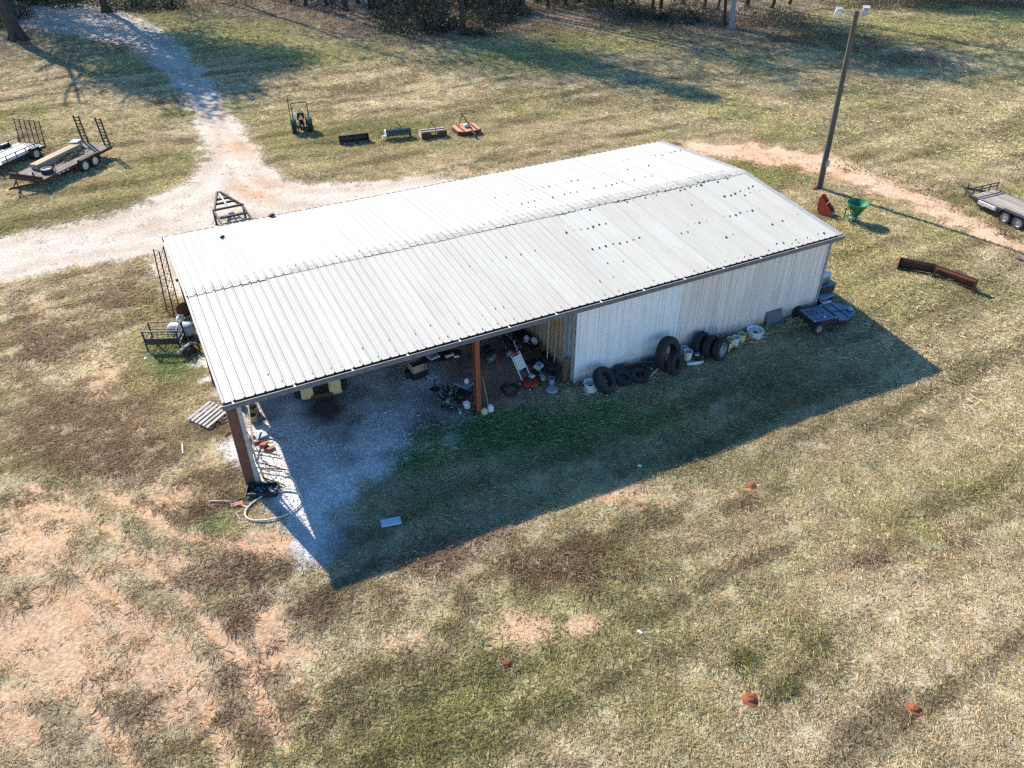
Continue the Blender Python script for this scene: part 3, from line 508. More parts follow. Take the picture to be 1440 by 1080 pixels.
# ridge cap: a formed piece on every panel, lapping unevenly
capp = roof_profile(-.036, PW-.036, .050, .046, .018); capp = [q for q in capp if q[0] <= PW-.03]+[(PW-.03, 0)]
ridge = MB().beam((.05, YM, HR-.06), (L-.05, YM, HR-.06), .08, .08).build('ridge_cap', 'roof2', shed)
for i in range(NP):
    lift = random.uniform(.006, .024); lift2 = random.uniform(.004, .012); e = random.uniform(.27, .33); e2 = random.uniform(.40, .46)
    m = MB(); n = len(capp); vs = []
    for (y, dz, nn) in ((YM-e, lift, nF), (YM-.10, .012, nF), (YM, .012, Vector((0, 0, 1))), (YM+.10, .012, nB), (YM+e2, lift2, nB)):
        z = HR-(HR-HE)*abs(y-YM)/YM
        for (u, q) in capp: vs.append(Vector((u, y, z+dz+.004))+nn*q)
    m.add(vs, [(s*n+k, s*n+k+1, (s+1)*n+k+1, (s+1)*n+k) for s in range(4) for k in range(n-1)])
    link('cap_piece', m.mesh('cap_piece', 'roof2'), ridge, (i*PW+.036, 0, .003*(i % 2)))
# gutters
def gutter(y, sg, name):
    g = MB(); g.beam((-.05, y+sg*.11, HE-.115), (L+.12, y+sg*.11, HE-.115), .012, .17); g.beam((-.05, y+sg*.055, HE-.20), (L+.12, y+sg*.055, HE-.20), .11, .012)
    g.beam((-.05, y+sg*.0, HE-.14), (L+.12, y+sg*.0, HE-.14), .01, .11); g.box((-.045, y+sg*.055, HE-.13), (.012, .11, .14)); g.box((L+.115, y+sg*.055, HE-.13), (.012, .11, .14))
    o = g.build(name, 'gutter' if sg < 0 else 'trim', shed)
    MB().beam((-.05, y+sg*.112, HE-.026), (L+.12, y+sg*.112, HE-.026), .022, .012).build('gutter_lip', 'rake', o)
    for k in range(13): MB().box((.28+k*PW*2.0, y+sg*.055, HE-.022), (.055, .14, .008)).build('gutter_strap', 'white', o)
gutter(-.05, -1, 'front_gutter'); gutter(W+.05, 1, 'back_gutter')
# black sealant dabs and dark screws on the ribs
def RP(px, py):
    d = ray(px, py); best = None
    for s in (-1, 1):
        n = np.array((0, s*math.sin(pitch), math.cos(pitch))); P0 = np.array((0, YM, HR)); t_ = ((P0-CC)@n)/(d@n); P = CC+d*t_
        if (s < 0 and P[1] <= YM) or (s > 0 and P[1] > YM): return P
    return P
dab = MB()
def dabs(p0, p1, size, keep=.85, jit=.06):
    a = RP(*p0); b_ = RP(*p1); k0 = math.ceil(a[0]/RB); k1 = math.floor(b_[0]/RB)
    for k in range(k0, k1+1):
        if random.random() > keep: continue
        x = k*RB+random.uniform(-.02, .05); f = (x-a[0])/max(1e-6, b_[0]-a[0]); y = a[1]+(b_[1]-a[1])*f+random.uniform(-jit, jit)
        z = HR-(HR-HE)*abs(y-YM)/YM; r = size*random.uniform(.5, 1.25); n = nF if y < YM else nB
        u = Vector((1, 0, 0)); v = n.cross(u); c = Vector((x, y, z))+n*.046; pts = [c+u*r*random.uniform(.7, 1.1)*math.cos(q*1.047)+v*r*1.1*random.uniform(.7, 1.1)*math.sin(q*1.047) for q in range(6)]
        dab.add([c+n*.012]+pts+[q-n*.03 for q in pts], [(0, 1+i, 1+(i+1) % 6) for i in range(6)]+[(1+i, 7+i, 7+(i+1) % 6, 1+(i+1) % 6) for i in range(6)])
for p0, p1, s, kp in (((791,330),(857,314),.05,.9),((818,355),(903,335),.05,.95),((962,319),(1073,293),.042,.9),((960,291),(992,283),.045,.9),((1083,317),(1122,302),.045,.9),((1010,338),(1034,331),.035,.9),
    ((1018,278),(1062,262),.05,1),((1040,277),(1070,268),.04,.7),((693,279),(925,230),.034,.6),((727,289),(915,248),.036,.65),((773,305),(1030,247),.042,.85),((770,310),(1035,250),.05,.6),((905,213),(1000,235),.03,.3),((870,228),(960,212),.03,.8),
    ((640,379),(760,352),.022,.5),((720,400),(900,362),.024,.35),((330,556),(1165,330),.015,.7),((325,540),(700,440),.02,.35),((340,530),(900,380),.018,.2),((1090,345),(1168,327),.04,.6),((270,405),(800,292),.018,.3),((700,300),(760,290),.02,.4),((930,335),(1010,318),.03,.25)): dabs(p0, p1, s, kp)
tag(dab.build('sealant_dabs', 'tar', shed), 'black sealant dabs along the roof ribs', None, kind='stuff')
# walls: every ribbed sheet a piece
def wallmesh(width, z0, z1a, z1b, mat_, nr=3, out=-1):
    st = width/nr; p = [(0, 0)]
    for k in range(nr):
        c = k*st+st*.5
        for dx, q in ((-.04, 0), (-.018, .03), (.018, .03), (.04, 0)): p.append((c+dx, q))
        p += [(k*st+st*.97, 0)]
    p.append((width, 0)); vs = []; n = len(p)
    for s in range(3):
        for (u, q) in p:
            z1 = z1a+(z1b-z1a)*u/width; vs.append((u, out*q, z0+(z1-z0)*s/2))
    return MB().add(vs, [(s*n+i, s*n+i+1, (s+1)*n+i+1, (s+1)*n+i) for s in range(2) for i in range(n-1)]).mesh('wall_panel', mat_)
XP, XR, YF, YB = 12.14, 24.16, .115, 12.05; ZT = HE-.10
npan = 13; pw = (XR-XP)/npan
fw = MB().beam((XP, YF+.08, .9), (XR, YF+.08, .9), .05, .12).beam((XP, YF+.08, 2.1), (XR, YF+.08, 2.1), .05, .12).build('front_wall', 'brownsteel', shed)
fa = wallmesh(pw, -.42, ZT, ZT, 'wall'); fb = wallmesh(pw, -.46, ZT, ZT, 'wall2')
for i in range(npan): link('wall_panel', fa if i < 5 else fb, fw, (XP+i*pw, YF-.002*(i % 2), 0), (random.uniform(-.004, .004), 0, 0))
MB().box((XP+.012, YF-.018, 1.45), (.09, .045, 3.5)).build('corner_trim', 'wall', fw)
for i in (5, 7, 9): MB().box((XP+i*pw, YF-.014, 1.45), (.035, .02, 3.5)).build('seam_highlight', 'white', fw)  # white strips stand in for the highlights along the seams
MB().box((XR-.01, YF-.012, 1.45), (.10, .06, 3.55)).build('corner_trim', 'rake', fw)
rw = MB().beam((XR-.08, YF+.1, 1.5), (XR-.08, YB-.1, 1.5), .05, .12).build('right_wall', 'brownsteel', shed)
for i in range(npan):
    p2 = (YB-YF)/npan; y0 = YF+i*p2; zt = lambda y: HE-.09+(HR-HE)*(1-abs(y-YM)/YM)-.05
    me = wallmesh(p2, -.45, zt(y0), zt(y0+p2), 'wall'); o = link('wall_panel', me, rw, (XR, y0, 0), (0, 0, math.pi/2))
bw = MB().beam((0, YB-.08, 1.5), (XR, YB-.08, 1.5), .05, .12).build('back_wall', 'brownsteel', shed)
me = wallmesh(pw, -.4, ZT, ZT, 'wall', out=1)
for i in range(26): link('wall_panel', me, bw, (.10+i*pw, YB+.004*(i % 2), 0))
pwl = MB().beam((XP+.07, YF+.1, 1.5), (XP+.07, YB-.1, 1.5), .05, .12).build('partition_wall', 'brownsteel', shed)
for i in range(npan):
    p2 = (YB-YF-.06)/npan; y0 = YF+.05+i*p2
    me = wallmesh(p2, -.25, HE-.12, HE-.12, 'galv' if i < 1 else 'tan', nr=3, out=1); link('wall_panel', me, pwl, (XP, y0, 0), (0, 0, math.pi/2))
# steel frame
def hbeam(m, x, y, z0, z1, w_, d):
    m.box((x, y, (z0+z1)/2), (w_*.12, d, z1-z0)); m.box((x, y-d/2, (z0+z1)/2), (w_, .02, z1-z0)); m.box((x, y+d/2, (z0+z1)/2), (w_, .02, z1-z0)); return m
def post(x, y, mt, w_, d, z1=HE-.2):
    z0 = Zs(x, y)-.1; o = hbeam(MB(), x, y, z0, z1, w_, d).build('post', mt, shed); MB().box((x, y, z0+.11), (w_+.12, d+.12, .025)).build('base_plate', 'rustdark', o); return o
cp = MB().box((.06, .30, (HE-.2-.25)/2), (.035, .40, HE-.2+.25)).box((.20, .10, (HE-.2-.25)/2), (.30, .035, HE-.2+.25)).box((.20, .50, (HE-.2-.25)/2), (.30, .03, HE-.2+.25)).build('post', 'brownsteel', shed)
MB().box((.40, .10, (HE-.3-.25)/2), (.13, .10, HE-.3+.2)).build('grey_stud', 'greywood', cp)
post(8.2, .16, 'redsteel', .17, .18)
for x in (.2, 8.2): post(x, 11.8, 'brownsteel', .2, .2)
post(.2, YM, 'brownsteel', .2, .2, HR-.25)
for x in (.2, 8.2, 12.0, 16.2, 20.2, 24.0):
    m = MB(); m.beam((x, .15, HE-.28), (x, YM, HR-.28), .12, .25); m.beam((x, YM, HR-.28), (x, 11.95, HE-.28), .12, .25); m.build('rafter', 'brownsteel', shed)
# leaning post stub is a thing of its own further down
# small dark lumps on the back of the roof
for px, py, r, lb in ((313, 335, .085, 'small black rubber lump on the white roof near its back left corner'), (375.5, 306, .13, 'black rubber lump on the back eave of the white roof')):
    P = RP(px, py) if py > 310 else np.array((4.35, W-.02, HE+.02))
    o = MB().lathe([(r*.6, -.01), (r, .01), (r*1.02, .04), (r*.75, .075), (r*.25, .09)], 10).build('roof_lump', 'tar', None, True, (P[0], P[1], P[2]+.03), (.05, 0, .4)); o.scale = (1.25, .85, 1); tag(o, lb, 'lump')
# ================================================================ TREES
def tree_mesh(seed, hgt, r0, fork, depth, spread, lean=(0, 0), leaves=0, leafsz=.25, cbase=.45, crad=None, mt='bark', lm='leafbrown', droop=0., limbs=9):
    rn = random.Random(seed); tr = MB(); tips = []
    def grow(p, d, ln, r, lv):
        n = 5; pts = [p]; rs = [r]; q = p; dd = d
        for i in range(n):
            dd = (dd+Vector((rn.gauss(0, .10), rn.gauss(0, .10), rn.gauss(.03-droop*lv, .05)))*(.6+.4*lv)).normalized(); q = q+dd*ln/n; pts.append(q); rs.append(r*(1-.62*(i+1)/n) if lv else r*(1-.5*(i+1)/n))
        tr.tube(pts, rs, 9 if lv == 0 else (6 if lv < 2 else 4), cap=lv < 2)
        if lv >= 1: tips.extend([(pts[i], lv) for i in range(2, n+1)])
        if lv >= depth: return
        m = limbs if lv == 0 else rn.randint(3, 4)
        for k in range(m):
            f = (fork+(1-fork)*(k+rn.random())/m) if lv == 0 else rn.uniform(.3, 1.)
            i = min(n-1, int(f*n)); u = f*n-i; b0 = pts[i].lerp(pts[i+1], u); a = k*2.4+rn.uniform(-.5, .5)
            side = Vector((math.cos(a), math.sin(a), 0)); side = (side-dd*side.dot(dd)).normalized()
            nd = (dd*rn.uniform(.35, .8)+side*spread*rn.uniform(.7, 1.2)).normalized()
            l2 = ln*(rn.uniform(.30, .44)*(1.25-.6*f) if lv == 0 else rn.uniform(.45, .65)); grow(b0, nd, l2, max(.012, rs[i]*rn.uniform(.35, .5)), lv+1)
    grow(Vector((0, 0, -.3)), Vector((lean[0], lean[1], 1)).normalized(), hgt, r0, 0)
    for k in range(6):          # root flare
        a = k*1.047+rn.uniform(-.2, .2); tr.tube([(math.cos(a)*r0*.3, math.sin(a)*r0*.3, r0*2.2), (math.cos(a)*r0*.95, math.sin(a)*r0*.95, r0*.5), (math.cos(a)*r0*1.9, math.sin(a)*r0*1.9, -.25)], [r0*.5, r0*.42, r0*.16], 6)
    tm = tr.mesh('trunk', mt, True); lmsh = None
    if leaves:
        n = leaves; T_ = np.array([t_[0] for t_ in tips]); idx = rng.integers(0, len(T_), n); c = T_[idx]+rng.normal(0, leafsz*2.2, (n, 3))
        lmsh = leafcloud(c, leafsz, lm)
    return tm, lmsh
def leafcloud(c, sz, lm):
    n = len(c); a = rng.normal(0, 1, (n, 3)); a /= np.linalg.norm(a, axis=1)[:, None]; b_ = rng.normal(0, 1, (n, 3)); b_ -= a*(a*b_).sum(1)[:, None]; b_ /= np.linalg.norm(b_, axis=1)[:, None]
    s = sz*rng.uniform(.55, 1.25, (n, 1)); v = np.stack([c-a*s*.5, c+b_*s*.28, c+a*s*.5, c-b_*s*.28], 1).reshape(-1, 3)
    me = bpy.data.meshes.new('crown'); me.vertices.add(n*4); me.vertices.foreach_set('co', v.astype(np.float32).ravel()); me.loops.add(n*4); me.loops.foreach_set('vertex_index', np.arange(n*4, dtype=np.int32))
    me.polygons.add(n); me.polygons.foreach_set('loop_start', np.arange(0, n*4, 4, dtype=np.int32)); me.polygons.foreach_set('loop_total', np.full(n, 4, np.int32)); me.update(calc_edges=True); me.validate(); me.materials.append(M[lm]); return me
def ever_crown(h0, h1, rad, n, sz, seed, lm='leafgreen'):
    rn = np.random.default_rng(seed); nc = 90; f = rn.random(nc)**.9; z = h0+(h1-h0)*f; rr = rad*np.clip(1.05-f, .05, 1)**.7*np.sqrt(rn.uniform(.25, 1, nc)); a = rn.uniform(0, 6.283, nc)
    C = np.stack([rr*np.cos(a), rr*np.sin(a), z], -1); k = rn.integers(0, nc, n); return leafcloud(C[k]+rn.normal(0, 1, (n, 3))*np.array((.62, .62, .45)), sz, lm)
def tree(name, label, tm, cm, loc, rz=0., s=1., group=None):
    o = T(name, label, 'tree', loc, rz, group); o.scale = (s, s, s); link('trunk', tm, o)
    if cm: link('crown', cm, o)
    return o
# the leaning tree by the drive, almost bare
tm, cm = tree_mesh(3, 22, .6, .34, 3, .85, (-.10, .05), 800, .22, mt='bark', limbs=12); tree('bare_tree', 'big leaning dark-trunked tree beside the far bend of the gravel driveway', tm, cm, onp(26, 56))
# the dense tree behind the bend
tm, cm = tree_mesh(5, 25, .42, .36, 2, .8, (0, 0), 26000, .55, lm='leafolive', limbs=20); leafy = (tm, cm); tree('leafy_tree', 'leafy tree on the far side of the driveway bend', tm, cm, onp(150, 17), 0, .9)
# evergreens at the wood's edge, foliage down to the ground
tm, _ = tree_mesh(8, 20, .26, .10, 1, .8, limbs=22); cm = ever_crown(.3, 21, 3.3, 10000, .36, 4)
tree('evergreen_tree', 'dense dark evergreen standing forward of the wood behind the orange mower deck', tm, cm, onp(652, 50))
cm2 = ever_crown(.2, 17, 2.2, 9000, .34, 9); tree('evergreen_tree', 'shorter dark evergreen beside the taller one at the wood edge', tm, cm2, onp(590, 38), 1.2, .8)
# pale trunk with a dark one beside it
tm, cm = tree_mesh(12, 19, .34, .38, 2, .85, (.04, .02), 9000, .36, mt='palebark', lm='leafbrown', limbs=13); tree('pale_tree', 'tree with a pale grey trunk in dry brush', tm, cm, onp(1028, 41), 0, .84)
tm2, cm2 = tree_mesh(13, 17, .2, .4, 2, .8, (-.03, .02), 6000, .34, lm='leafbrown'); tree('dark_tree', 'slim dark-trunked tree right beside the pale-trunked tree', tm2, cm2, onp(1019, 37), 0, .85)
# tall thin woodland trees
kinds = [tree_mesh(21, 23, .20, .62, 2, .7, (.01, .01), 1300, .34, lm='leafbrown', limbs=9), tree_mesh(22, 25, .24, .66, 2, .7, (-.01, .02), 1800, .34, lm='leafgreen', limbs=10), tree_mesh(23, 20, .17, .55, 2, .75, (.03, 0), 1100, .32, lm='leafolive', limbs=9)]
spots = [(300, 3, 2), (330, 2, 0), (410, 4, 1), (430, 7, 2), (520, 12, 0), (600, 12, 2), (655, 5, 0), (710, 5, 2), (755, 4, 1), (795, 7, 2), (815, 3, 0), (860, 10, 1), (890, 6, 2), (990, 14, 0), (1050, 10, 1), (1110, 6, 2), (460, 9, 0), (486, 14, 1), (503, 5, 2), (733, 15, 1), (771, 12, 0), (918, 13, 2), (929, 12, 0), (570, 20, 1), (540, 8, 2), (690, 8, 1), (840, 4, 0), (468, 11, 2), (960, 6, 1), (1085, 12, 2), (385, 2, 2)]
for k, (px, py, kd) in enumerate(spots):
    p = onp(px, py); tree('woodland_tree', 'tall thin-trunked tree in the wood behind the field', kinds[kd][0], kinds[kd][1], p, k*1.7, .85+.3*random.random(), 'trees of the wood behind the field')
for k, (x, y, kd) in enumerate([(x_, 92-x_*.36+dy, k_) for x_, dy, k_ in ((-14, -6, 0), (-20, 2, 1), (-5, 14, 2), (2, 8, 1), (9, 12, 2), (14, 14, 0), (20, 6, 2), (26, 12, 1), (32, 4, 0), (37, 9, 2), (42, 3, 1), (49, 8, 0), (55, 5, 2), (60, 9, 1), (66, 5, 0), (72, 10, 1), (78, 7, 2), (84, 10, 0), (92, 7, 1), (99, 10, 2), (106, 6, 0))]):
    tree('woodland_tree', 'tall thin-trunked tree in the wood behind the field', kinds[kd][0], kinds[kd][1], on(x, y), k*2.1, .8+.35*random.random(), 'trees of the wood behind the field')
# trees added so that their crowns shade the drive and the wood floor
thin = tree_mesh(6, 25, .36, .36, 2, .8, (0, 0), 8000, .5, lm='leafbrown', limbs=18)
for k, (px, py, sc) in enumerate(((110, 34, .62), (62, 20, .6), (20, 12, .6), (850, 20, .5), (935, 24, .5), (1120, 34, .45), (1290, 6, .6), (1360, 7, .6), (1430, 9, .6), (480, 1, .6), (690, 14, .45))):
    g = G(px, py); hc = 16*sc; tree('leafy_tree', 'half-bare brown-leaved tree added behind the field to cast shade', thin[0], thin[1], on(g.x-.375*hc, g.y+1.244*hc), k*1.3, sc, 'leafy trees added for shade')
# undergrowth: brush at the wood edge
def brush(name, label, spots_, lm, sz, n, hgt=1.6):
    C = []
    for (px, py, rx, hh) in spots_:
        p = onp(px, py); k = int(n*rx*hh/4); a = rng.uniform(0, 6.283, k); r = rx*np.sqrt(rng.random(k)); lump = .35+.65*vn(p.x+r*np.cos(a), p.y+r*np.sin(a), .9, 3)
        x = p.x+r*np.cos(a); y = p.y+r*np.sin(a); z = Zv(x, y)+hh*lump*rng.random(k)**.8*np.sqrt(np.clip(1-(r/rx)**2*.8, .05, 1)); C.append(np.stack([x, y, z], -1))
    o = link(name, leafcloud(np.concatenate(C), sz, lm)); o.name = name; tag(o, label, 'brush', kind='stuff')
brush('green_undergrowth', 'dark evergreen undergrowth at the foot of the wood', [(100, 4, 3, 3), (180, 8, 3, 3.2), (212, 12, 2.5, 2.6), (235, 10, 2, 2), (545, 30, 2, 2.5), (560, 45, 1.8, 1.5), (620, 40, 2, 2.2), (680, 34, 2, 2), (700, 30, 2, 2), (20, 24, 2, 2), (-20, 40, 2, 2.5), (30, 2, 3, 3), (70, 1, 3, 3), (640, 6, 3, 3), (590, 3, 3, 3), (555, 15, 2.5, 3), (720, 22, 2, 2), (700, 12, 3, 3), (860, 8, 3, 2), (800, 2, 4, 2.5), (905, 25, 2.5, 1.6), (950, 30, 2.5, 1.4), (610, 46, 1.4, 1.2), (665, 50, 1.4, 1.2)], 'leafgreen', .26, 900)
brush('dry_brush', 'dry brown brush and saplings along the wood edge', [(975, 20, 3, 2.4), (1000, 30, 2, 1.8), (1055, 32, 3, 2.4), (1090, 34, 3, 2), (1120, 30, 2.5, 1.2), (1150, 48, 3, .9), (1190, 60, 3, .8), (1240, 78, 3, .7), (1290, 88, 2.5, .6), (1110, 55, 2, .9), (480, 38, 2, .7), (520, 40, 2, 1), (250, 14, 3, 1.2), (300, 6, 3, 1.5), (880, 18, 3, 1.2), (900, 36, 3, 1), (1250, 6, 4, 2.5), (1300, 5, 4, 3), (1350, 4, 4, 3), (1400, 5, 4, 3), (1440, 7, 4, 3), (1200, 5, 4, 1.6), (940, 40, 3, .8), (700, 8, 4, 1.8), (760, 6, 4, 1.5), (820, 10, 4, 1.5), (560, 8, 3, 1.8), (430, 6, 4, 1.2), (470, 18, 3, .8), (370, 4, 4, 1.2), (640, 30, 4, 1.4), (590, 50, 2.5, 1), (690, 46, 2.5, 1), (860, 32, 3, .9)], 'leafbrown', .22, 620)
brush('dry_weeds', 'tall dry weeds standing in the field before the wood', [(770, 40, 1.6, 1.1), (800, 48, 1.8, .8), (730, 44, 1.5, .8), (840, 50, 1.5, .6), (1145, 62, 2, .6), (1310, 55, 3, .5), (1400, 58, 3, .5), (1240, 62, 2, .5), (1070, 62, 2, .5), (640, 92, 1.6, .35), (600, 100, 2, .35), (560, 88, 2, .35), (1010, 60, 2, .4), (1200, 235, 1.2, .25), (1270, 250, 1.2, .3), (1310, 270, 1.2, .3), (1355, 295, 1, .3), (1415, 330, .7, .35), (1430, 330, .7, .3)], 'weed', .16, 1100)
# ================================================================ MACHINES AND TRAILERS
def rotz(a): return Matrix.Rotation(a, 3, 'Z')
def roty(a): return Matrix.Rotation(a, 3, 'Y')
def rotx(a): return Matrix.Rotation(a, 3, 'X')
# ---- compact tractor, seen from behind
p = onp(426, 186); tz = T('compact_tractor', 'small green tractor with a roll bar and orange rear triangle', 'tractor', p, R(80))
for s in (-1, 1):
    wheel(tz, (0, s*.52, .46), .46, .30, 'yellow', .5, s, 24, lugs=16); wheel(tz, (1.42, s*.44, .29), .29, .19, 'yellow', .5, s, 18, lugs=12)
    fd = MB(); a0 = [(math.cos(a)*.56, .46+math.sin(a)*.56) for a in np.linspace(.25, 2.7, 9)]; a1 = [(math.cos(a)*.52, .46+math.sin(a)*.52) for a in np.linspace(2.7, .25, 9)]
    fd.prism(a0+a1, .36, (0, s*.50, 0)); fd.build('fender', 'tgreen', tz)
MB().box((1.0, 0, .80), (1.15, .46, .42), ch=.10).build('hood', 'tgreen', tz, True); MB().box((1.58, 0, .74), (.06, .42, .40), ch=.02).build('grille', 'black', tz)
MB().box((.25, 0, .48), (1.6, .30, .34), ch=.05).box((-.12, 0, .60), (.5, .34, .3), ch=.04).build('chassis', 'black', tz)
st_ = MB().box((.08, 0, .93), (.44, .46, .10), ch=.04).build('seat', 'blackmatt', tz, True); MB().box((-.13, 0, 1.12), (.10, .46, .42), roty(-.15), .04).build('seat_back', 'blackmatt', st_, True)
MB().lathe([(.17, -.012), (.185, 0), (.17, .012), (.155, 0)], 16, (.55, 0, 1.16), roty(-.5), True).tube([(.55, 0, 1.16), (.68, 0, .98)], .02, 6).build('steering_wheel', 'black', tz)
MB().tube([(-.28, -.50, .62), (-.30, -.50, 1.95), (-.30, -.44, 2.02), (-.30, .44, 2.02), (-.30, .50, 1.95), (-.28, .50, .62)], .034, 6).build('roll_bar', 'black', tz)
MB().tube([(.75, .62, .5), (.75, .62, 2.2)], .028, 6).build('exhaust_pipe', 'black', tz)
MB().prism([(-.19, 0), (.19, 0), (0, .33)], .015, (-.26, 0, .92), rotz(math.pi/2)).build('warning_triangle', 'smv', tz)
for s in (-1, 1): MB().beam((-.2, s*.22, .42), (-.85, s*.32, .36), .03, .06).tube([(-.45, s*.27, .40), (-.25, s*.24, .78)], .018, 5).build('lift_arm', 'black', tz); MB().box((-.36, s*.50, .95), (.05, .10, .10), ch=.01).build('tail_light', 'red', tz)
MB().tube([(-.25, 0, .75), (-.8, 0, .62)], .022, 6).build('top_link', 'black', tz)
# ---- implements in a row beside the tractor
def curve_plate(r, a0, a1, th, wd, c=(0, 0, 0), n=10):
    A = np.linspace(a0, a1, n); return MB().prism([(c[0]+math.cos(a)*r, c[2]+math.sin(a)*r) for a in A]+[(c[0]+math.cos(a)*(r-th), c[2]+math.sin(a)*(r-th)) for a in A[::-1]], wd, (0, c[1], 0))
hd = R(-93)
t_ = T('loader_bucket', 'black loader bucket on the grass nearest the green tractor', 'bucket', onp(498, 200), R(-98)); t_.scale = (.8, 1, .68)
curve_plate(.42, R(80), R(280), .03, 1.86, (.1, 0, .42), 12).build('bucket_shell', 'black', t_)
for s in (-1, 1): MB().prism([(-.32, .42), (-.25, .12), (.15, 0), (.5, 0), (.2, .84), (-.1, .80)], .025, (0, s*.93, 0)).build('end_plate', 'black', t_)
MB().box((.42, 0, .03), (.22, 1.86, .03)).build('cutting_edge', 'rustdark', t_); MB().box((.17, 0, .80), (.10, 1.86, .06)).build('top_lip', 'rustdark', t_)
t_ = T('rotary_tiller', 'dark green rounded tiller with a pale end drum', 'tiller', onp(560, 195), R(-98))
curve_plate(.34, R(-5), R(185), .03, 1.55, (0, .05, .34), 12).build('hood', 'bluegrey', t_); M['dkgreen'] = mat('dark_green_paint', (.02, .04, .035), (.03, .05, .045), 6, .5)
t_.children[0].data.materials[0] = M['dkgreen']
for s in (-1, 1): MB().lathe([(.33, -.02), (.34, 0), (.33, .02)], 18, (0, s*.80, .34), AX_Y).build('end_plate', 'galv' if s < 0 else 'black', t_)
MB().tube([(0, -.8, .26), (0, .8, .26)], .07, 8).build('rotor', 'rustdark', t_); MB().lathe([(.12, -.1), (.12, .1)], 12, (.1, -.95, .22), AX_Y).build('chain_case', 'white', t_)
MB().beam((-.1, -.3, .66), (-.3, 0, 1.0), .05, .03).beam((-.1, .3, .66), (-.3, 0, 1.0), .05, .03).build('hitch_mast', 'black', t_)
t_ = T('box_blade', 'box blade with tan frame and dark worn back plate', 'box blade', onp(609, 193), R(-98))
MB().prism([(-.84, 0), (.84, 0), (.84, .46), (.25, .46), (.20, .28), (-.15, .28), (-.2, .46), (-.84, .46)], .04, (.34, 0, 0), rotz(math.pi/2)).build('back_plate', 'rustdark', t_)
for s in (-1, 1): MB().prism([(-.55, 0), (.36, 0), (.36, .46), (-.3, .46)], .03, (0, s*.84, 0)).build('side_plate', 'brownwood' if s > 0 else 'deck2', t_)
for x in (-.25, .15): MB().box((x, 0, .44), (.14, 1.66, .10)).build('cross_tube', 'deck2', t_)
MB().beam((-.25, -.25, .5), (-.35, 0, .9), .06, .03).beam((-.25, .25, .5), (-.35, 0, .9), .06, .03).build('hitch_mast', 'rustdark', t_)
for k in range(4): MB().box((-.05, -.6+k*.4, .2), (.08, .04, .42)).build('ripper_tooth', 'rustdark', t_)
t_ = T('rotary_cutter', 'faded orange rotary mower deck with black hitch at the end of the row', 'mower deck', onp(656, 186), R(-93))
MB().prism([(-.8, -.55), (-.55, -.8), (.55, -.8), (.8, -.5), (.8, .5), (.55, .8), (-.55, .8), (-.8, .55)], .05, (0, 0, .36), rotx(math.pi/2)).build('deck', 'salmon', t_)
sk_ = MB()
P8 = [(-.8, -.55), (-.55, -.8), (.55, -.8), (.8, -.5), (.8, .5), (.55, .8), (-.55, .8), (-.8, .55)]
for i in range(8): a, b_ = P8[i], P8[(i+1) % 8]; sk_.beam((a[0], a[1], .24), (b_[0], b_[1], .24), .03, .24)
sk_.build('skirt', 'rustdark', t_)
for y in (-.45, .45): MB().beam((-.75, y, .42), (.75, y, .42), .08, .07).build('deck_rib', 'rust', t_)
MB().box((0, 0, .48), (.34, .34, .22), ch=.04).build('gearbox', 'lamp', t_)
MB().beam((-.55, -.32, .4), (-.65, 0, 1.05), .06, .04).beam((-.55, .32, .4), (-.65, 0, 1.05), .06, .04).beam((-.65, 0, 1.03), (.7, .1, .45), .05, .05).build('hitch_mast', 'black', t_)
MB().beam((.8, 0, .4), (1.25, .1, .32), .07, .07).build('tail_arm', 'rust', t_); MB().lathe(tyre_prof(.2, .09, .1), 14, (1.3, .1, .2), AX_Y).build('tail_wheel', 'rubber', t_, True)
# ---- trailers
def flatbed(t, Ld, hw, dz, decks, axles, wy, Rw, fr='black', tongue=1.2, rims='rim', rear=None, planks=9):
    f = MB()
    for s in (-1, 1): f.beam((-Ld/2, s*hw, dz-.07), (Ld/2, s*hw, dz-.07), .07, .15)
    for x in np.linspace(-Ld/2+.04, Ld/2-.04, 8): f.beam((x, -hw+.04, dz-.09), (x, hw-.04, dz-.09), .06, .09)
    f.build('frame', fr, t)
    for k in range(planks):
        pw_ = (2*hw-.08)/planks; y = -hw+.04+pw_*(k+.5)
        MB().box((random.uniform(-.01, .01), y, dz-.018+random.uniform(-.006, .006)), (Ld-.05, pw_-.014, .04)).build('plank', decks, t)
    for x in axles:
        MB().tube([(x, -wy, Rw), (x, wy, Rw)], .035, 6).build('axle', 'rustdark', t)
        for s in (-1, 1): wheel(t, (x, s*wy, Rw), Rw, .20, rims, .62, s, 20)
    for s in (-1, 1):
        xs = sorted(axles); a = xs[0]-Rw-.08; b_ = xs[-1]+Rw+.08; zt = Rw*2+.06
        q = [(a-.05, Rw*1.05), (a+.16, zt), (b_-.16, zt), (b_+.05, Rw*1.05), (b_+.01, Rw*1.05), (b_-.18, zt-.04), (a+.18, zt-.04), (a-.01, Rw*1.05)]
        MB().prism(q, .26, (0, s*(wy+.01), 0)).build('fender', fr if fr != 'rustf' else 'rustdark', t)
    if tongue:
        m = MB(); m.beam((Ld/2-.1, -hw*.75, dz-.16), (Ld/2+tongue, 0, dz-.18), .07, .12); m.beam((Ld/2-.1, hw*.75, dz-.16), (Ld/2+tongue, 0, dz-.18), .07, .12); m.box((Ld/2+tongue+.12, 0, dz-.15), (.3, .1, .1), ch=.02)
        m.build('tongue', fr, t); MB().tube([(Ld/2+tongue*.75, .12, .0), (Ld/2+tongue*.75, .12, dz+.25)], .035, 7).box((Ld/2+tongue*.75, .12, .02), (.16, .16, .02)).build('jack', 'rustdark', t)
a, b_ = G(62, 257, .6), G(160, 208, .6); hd = heading(b_, a)
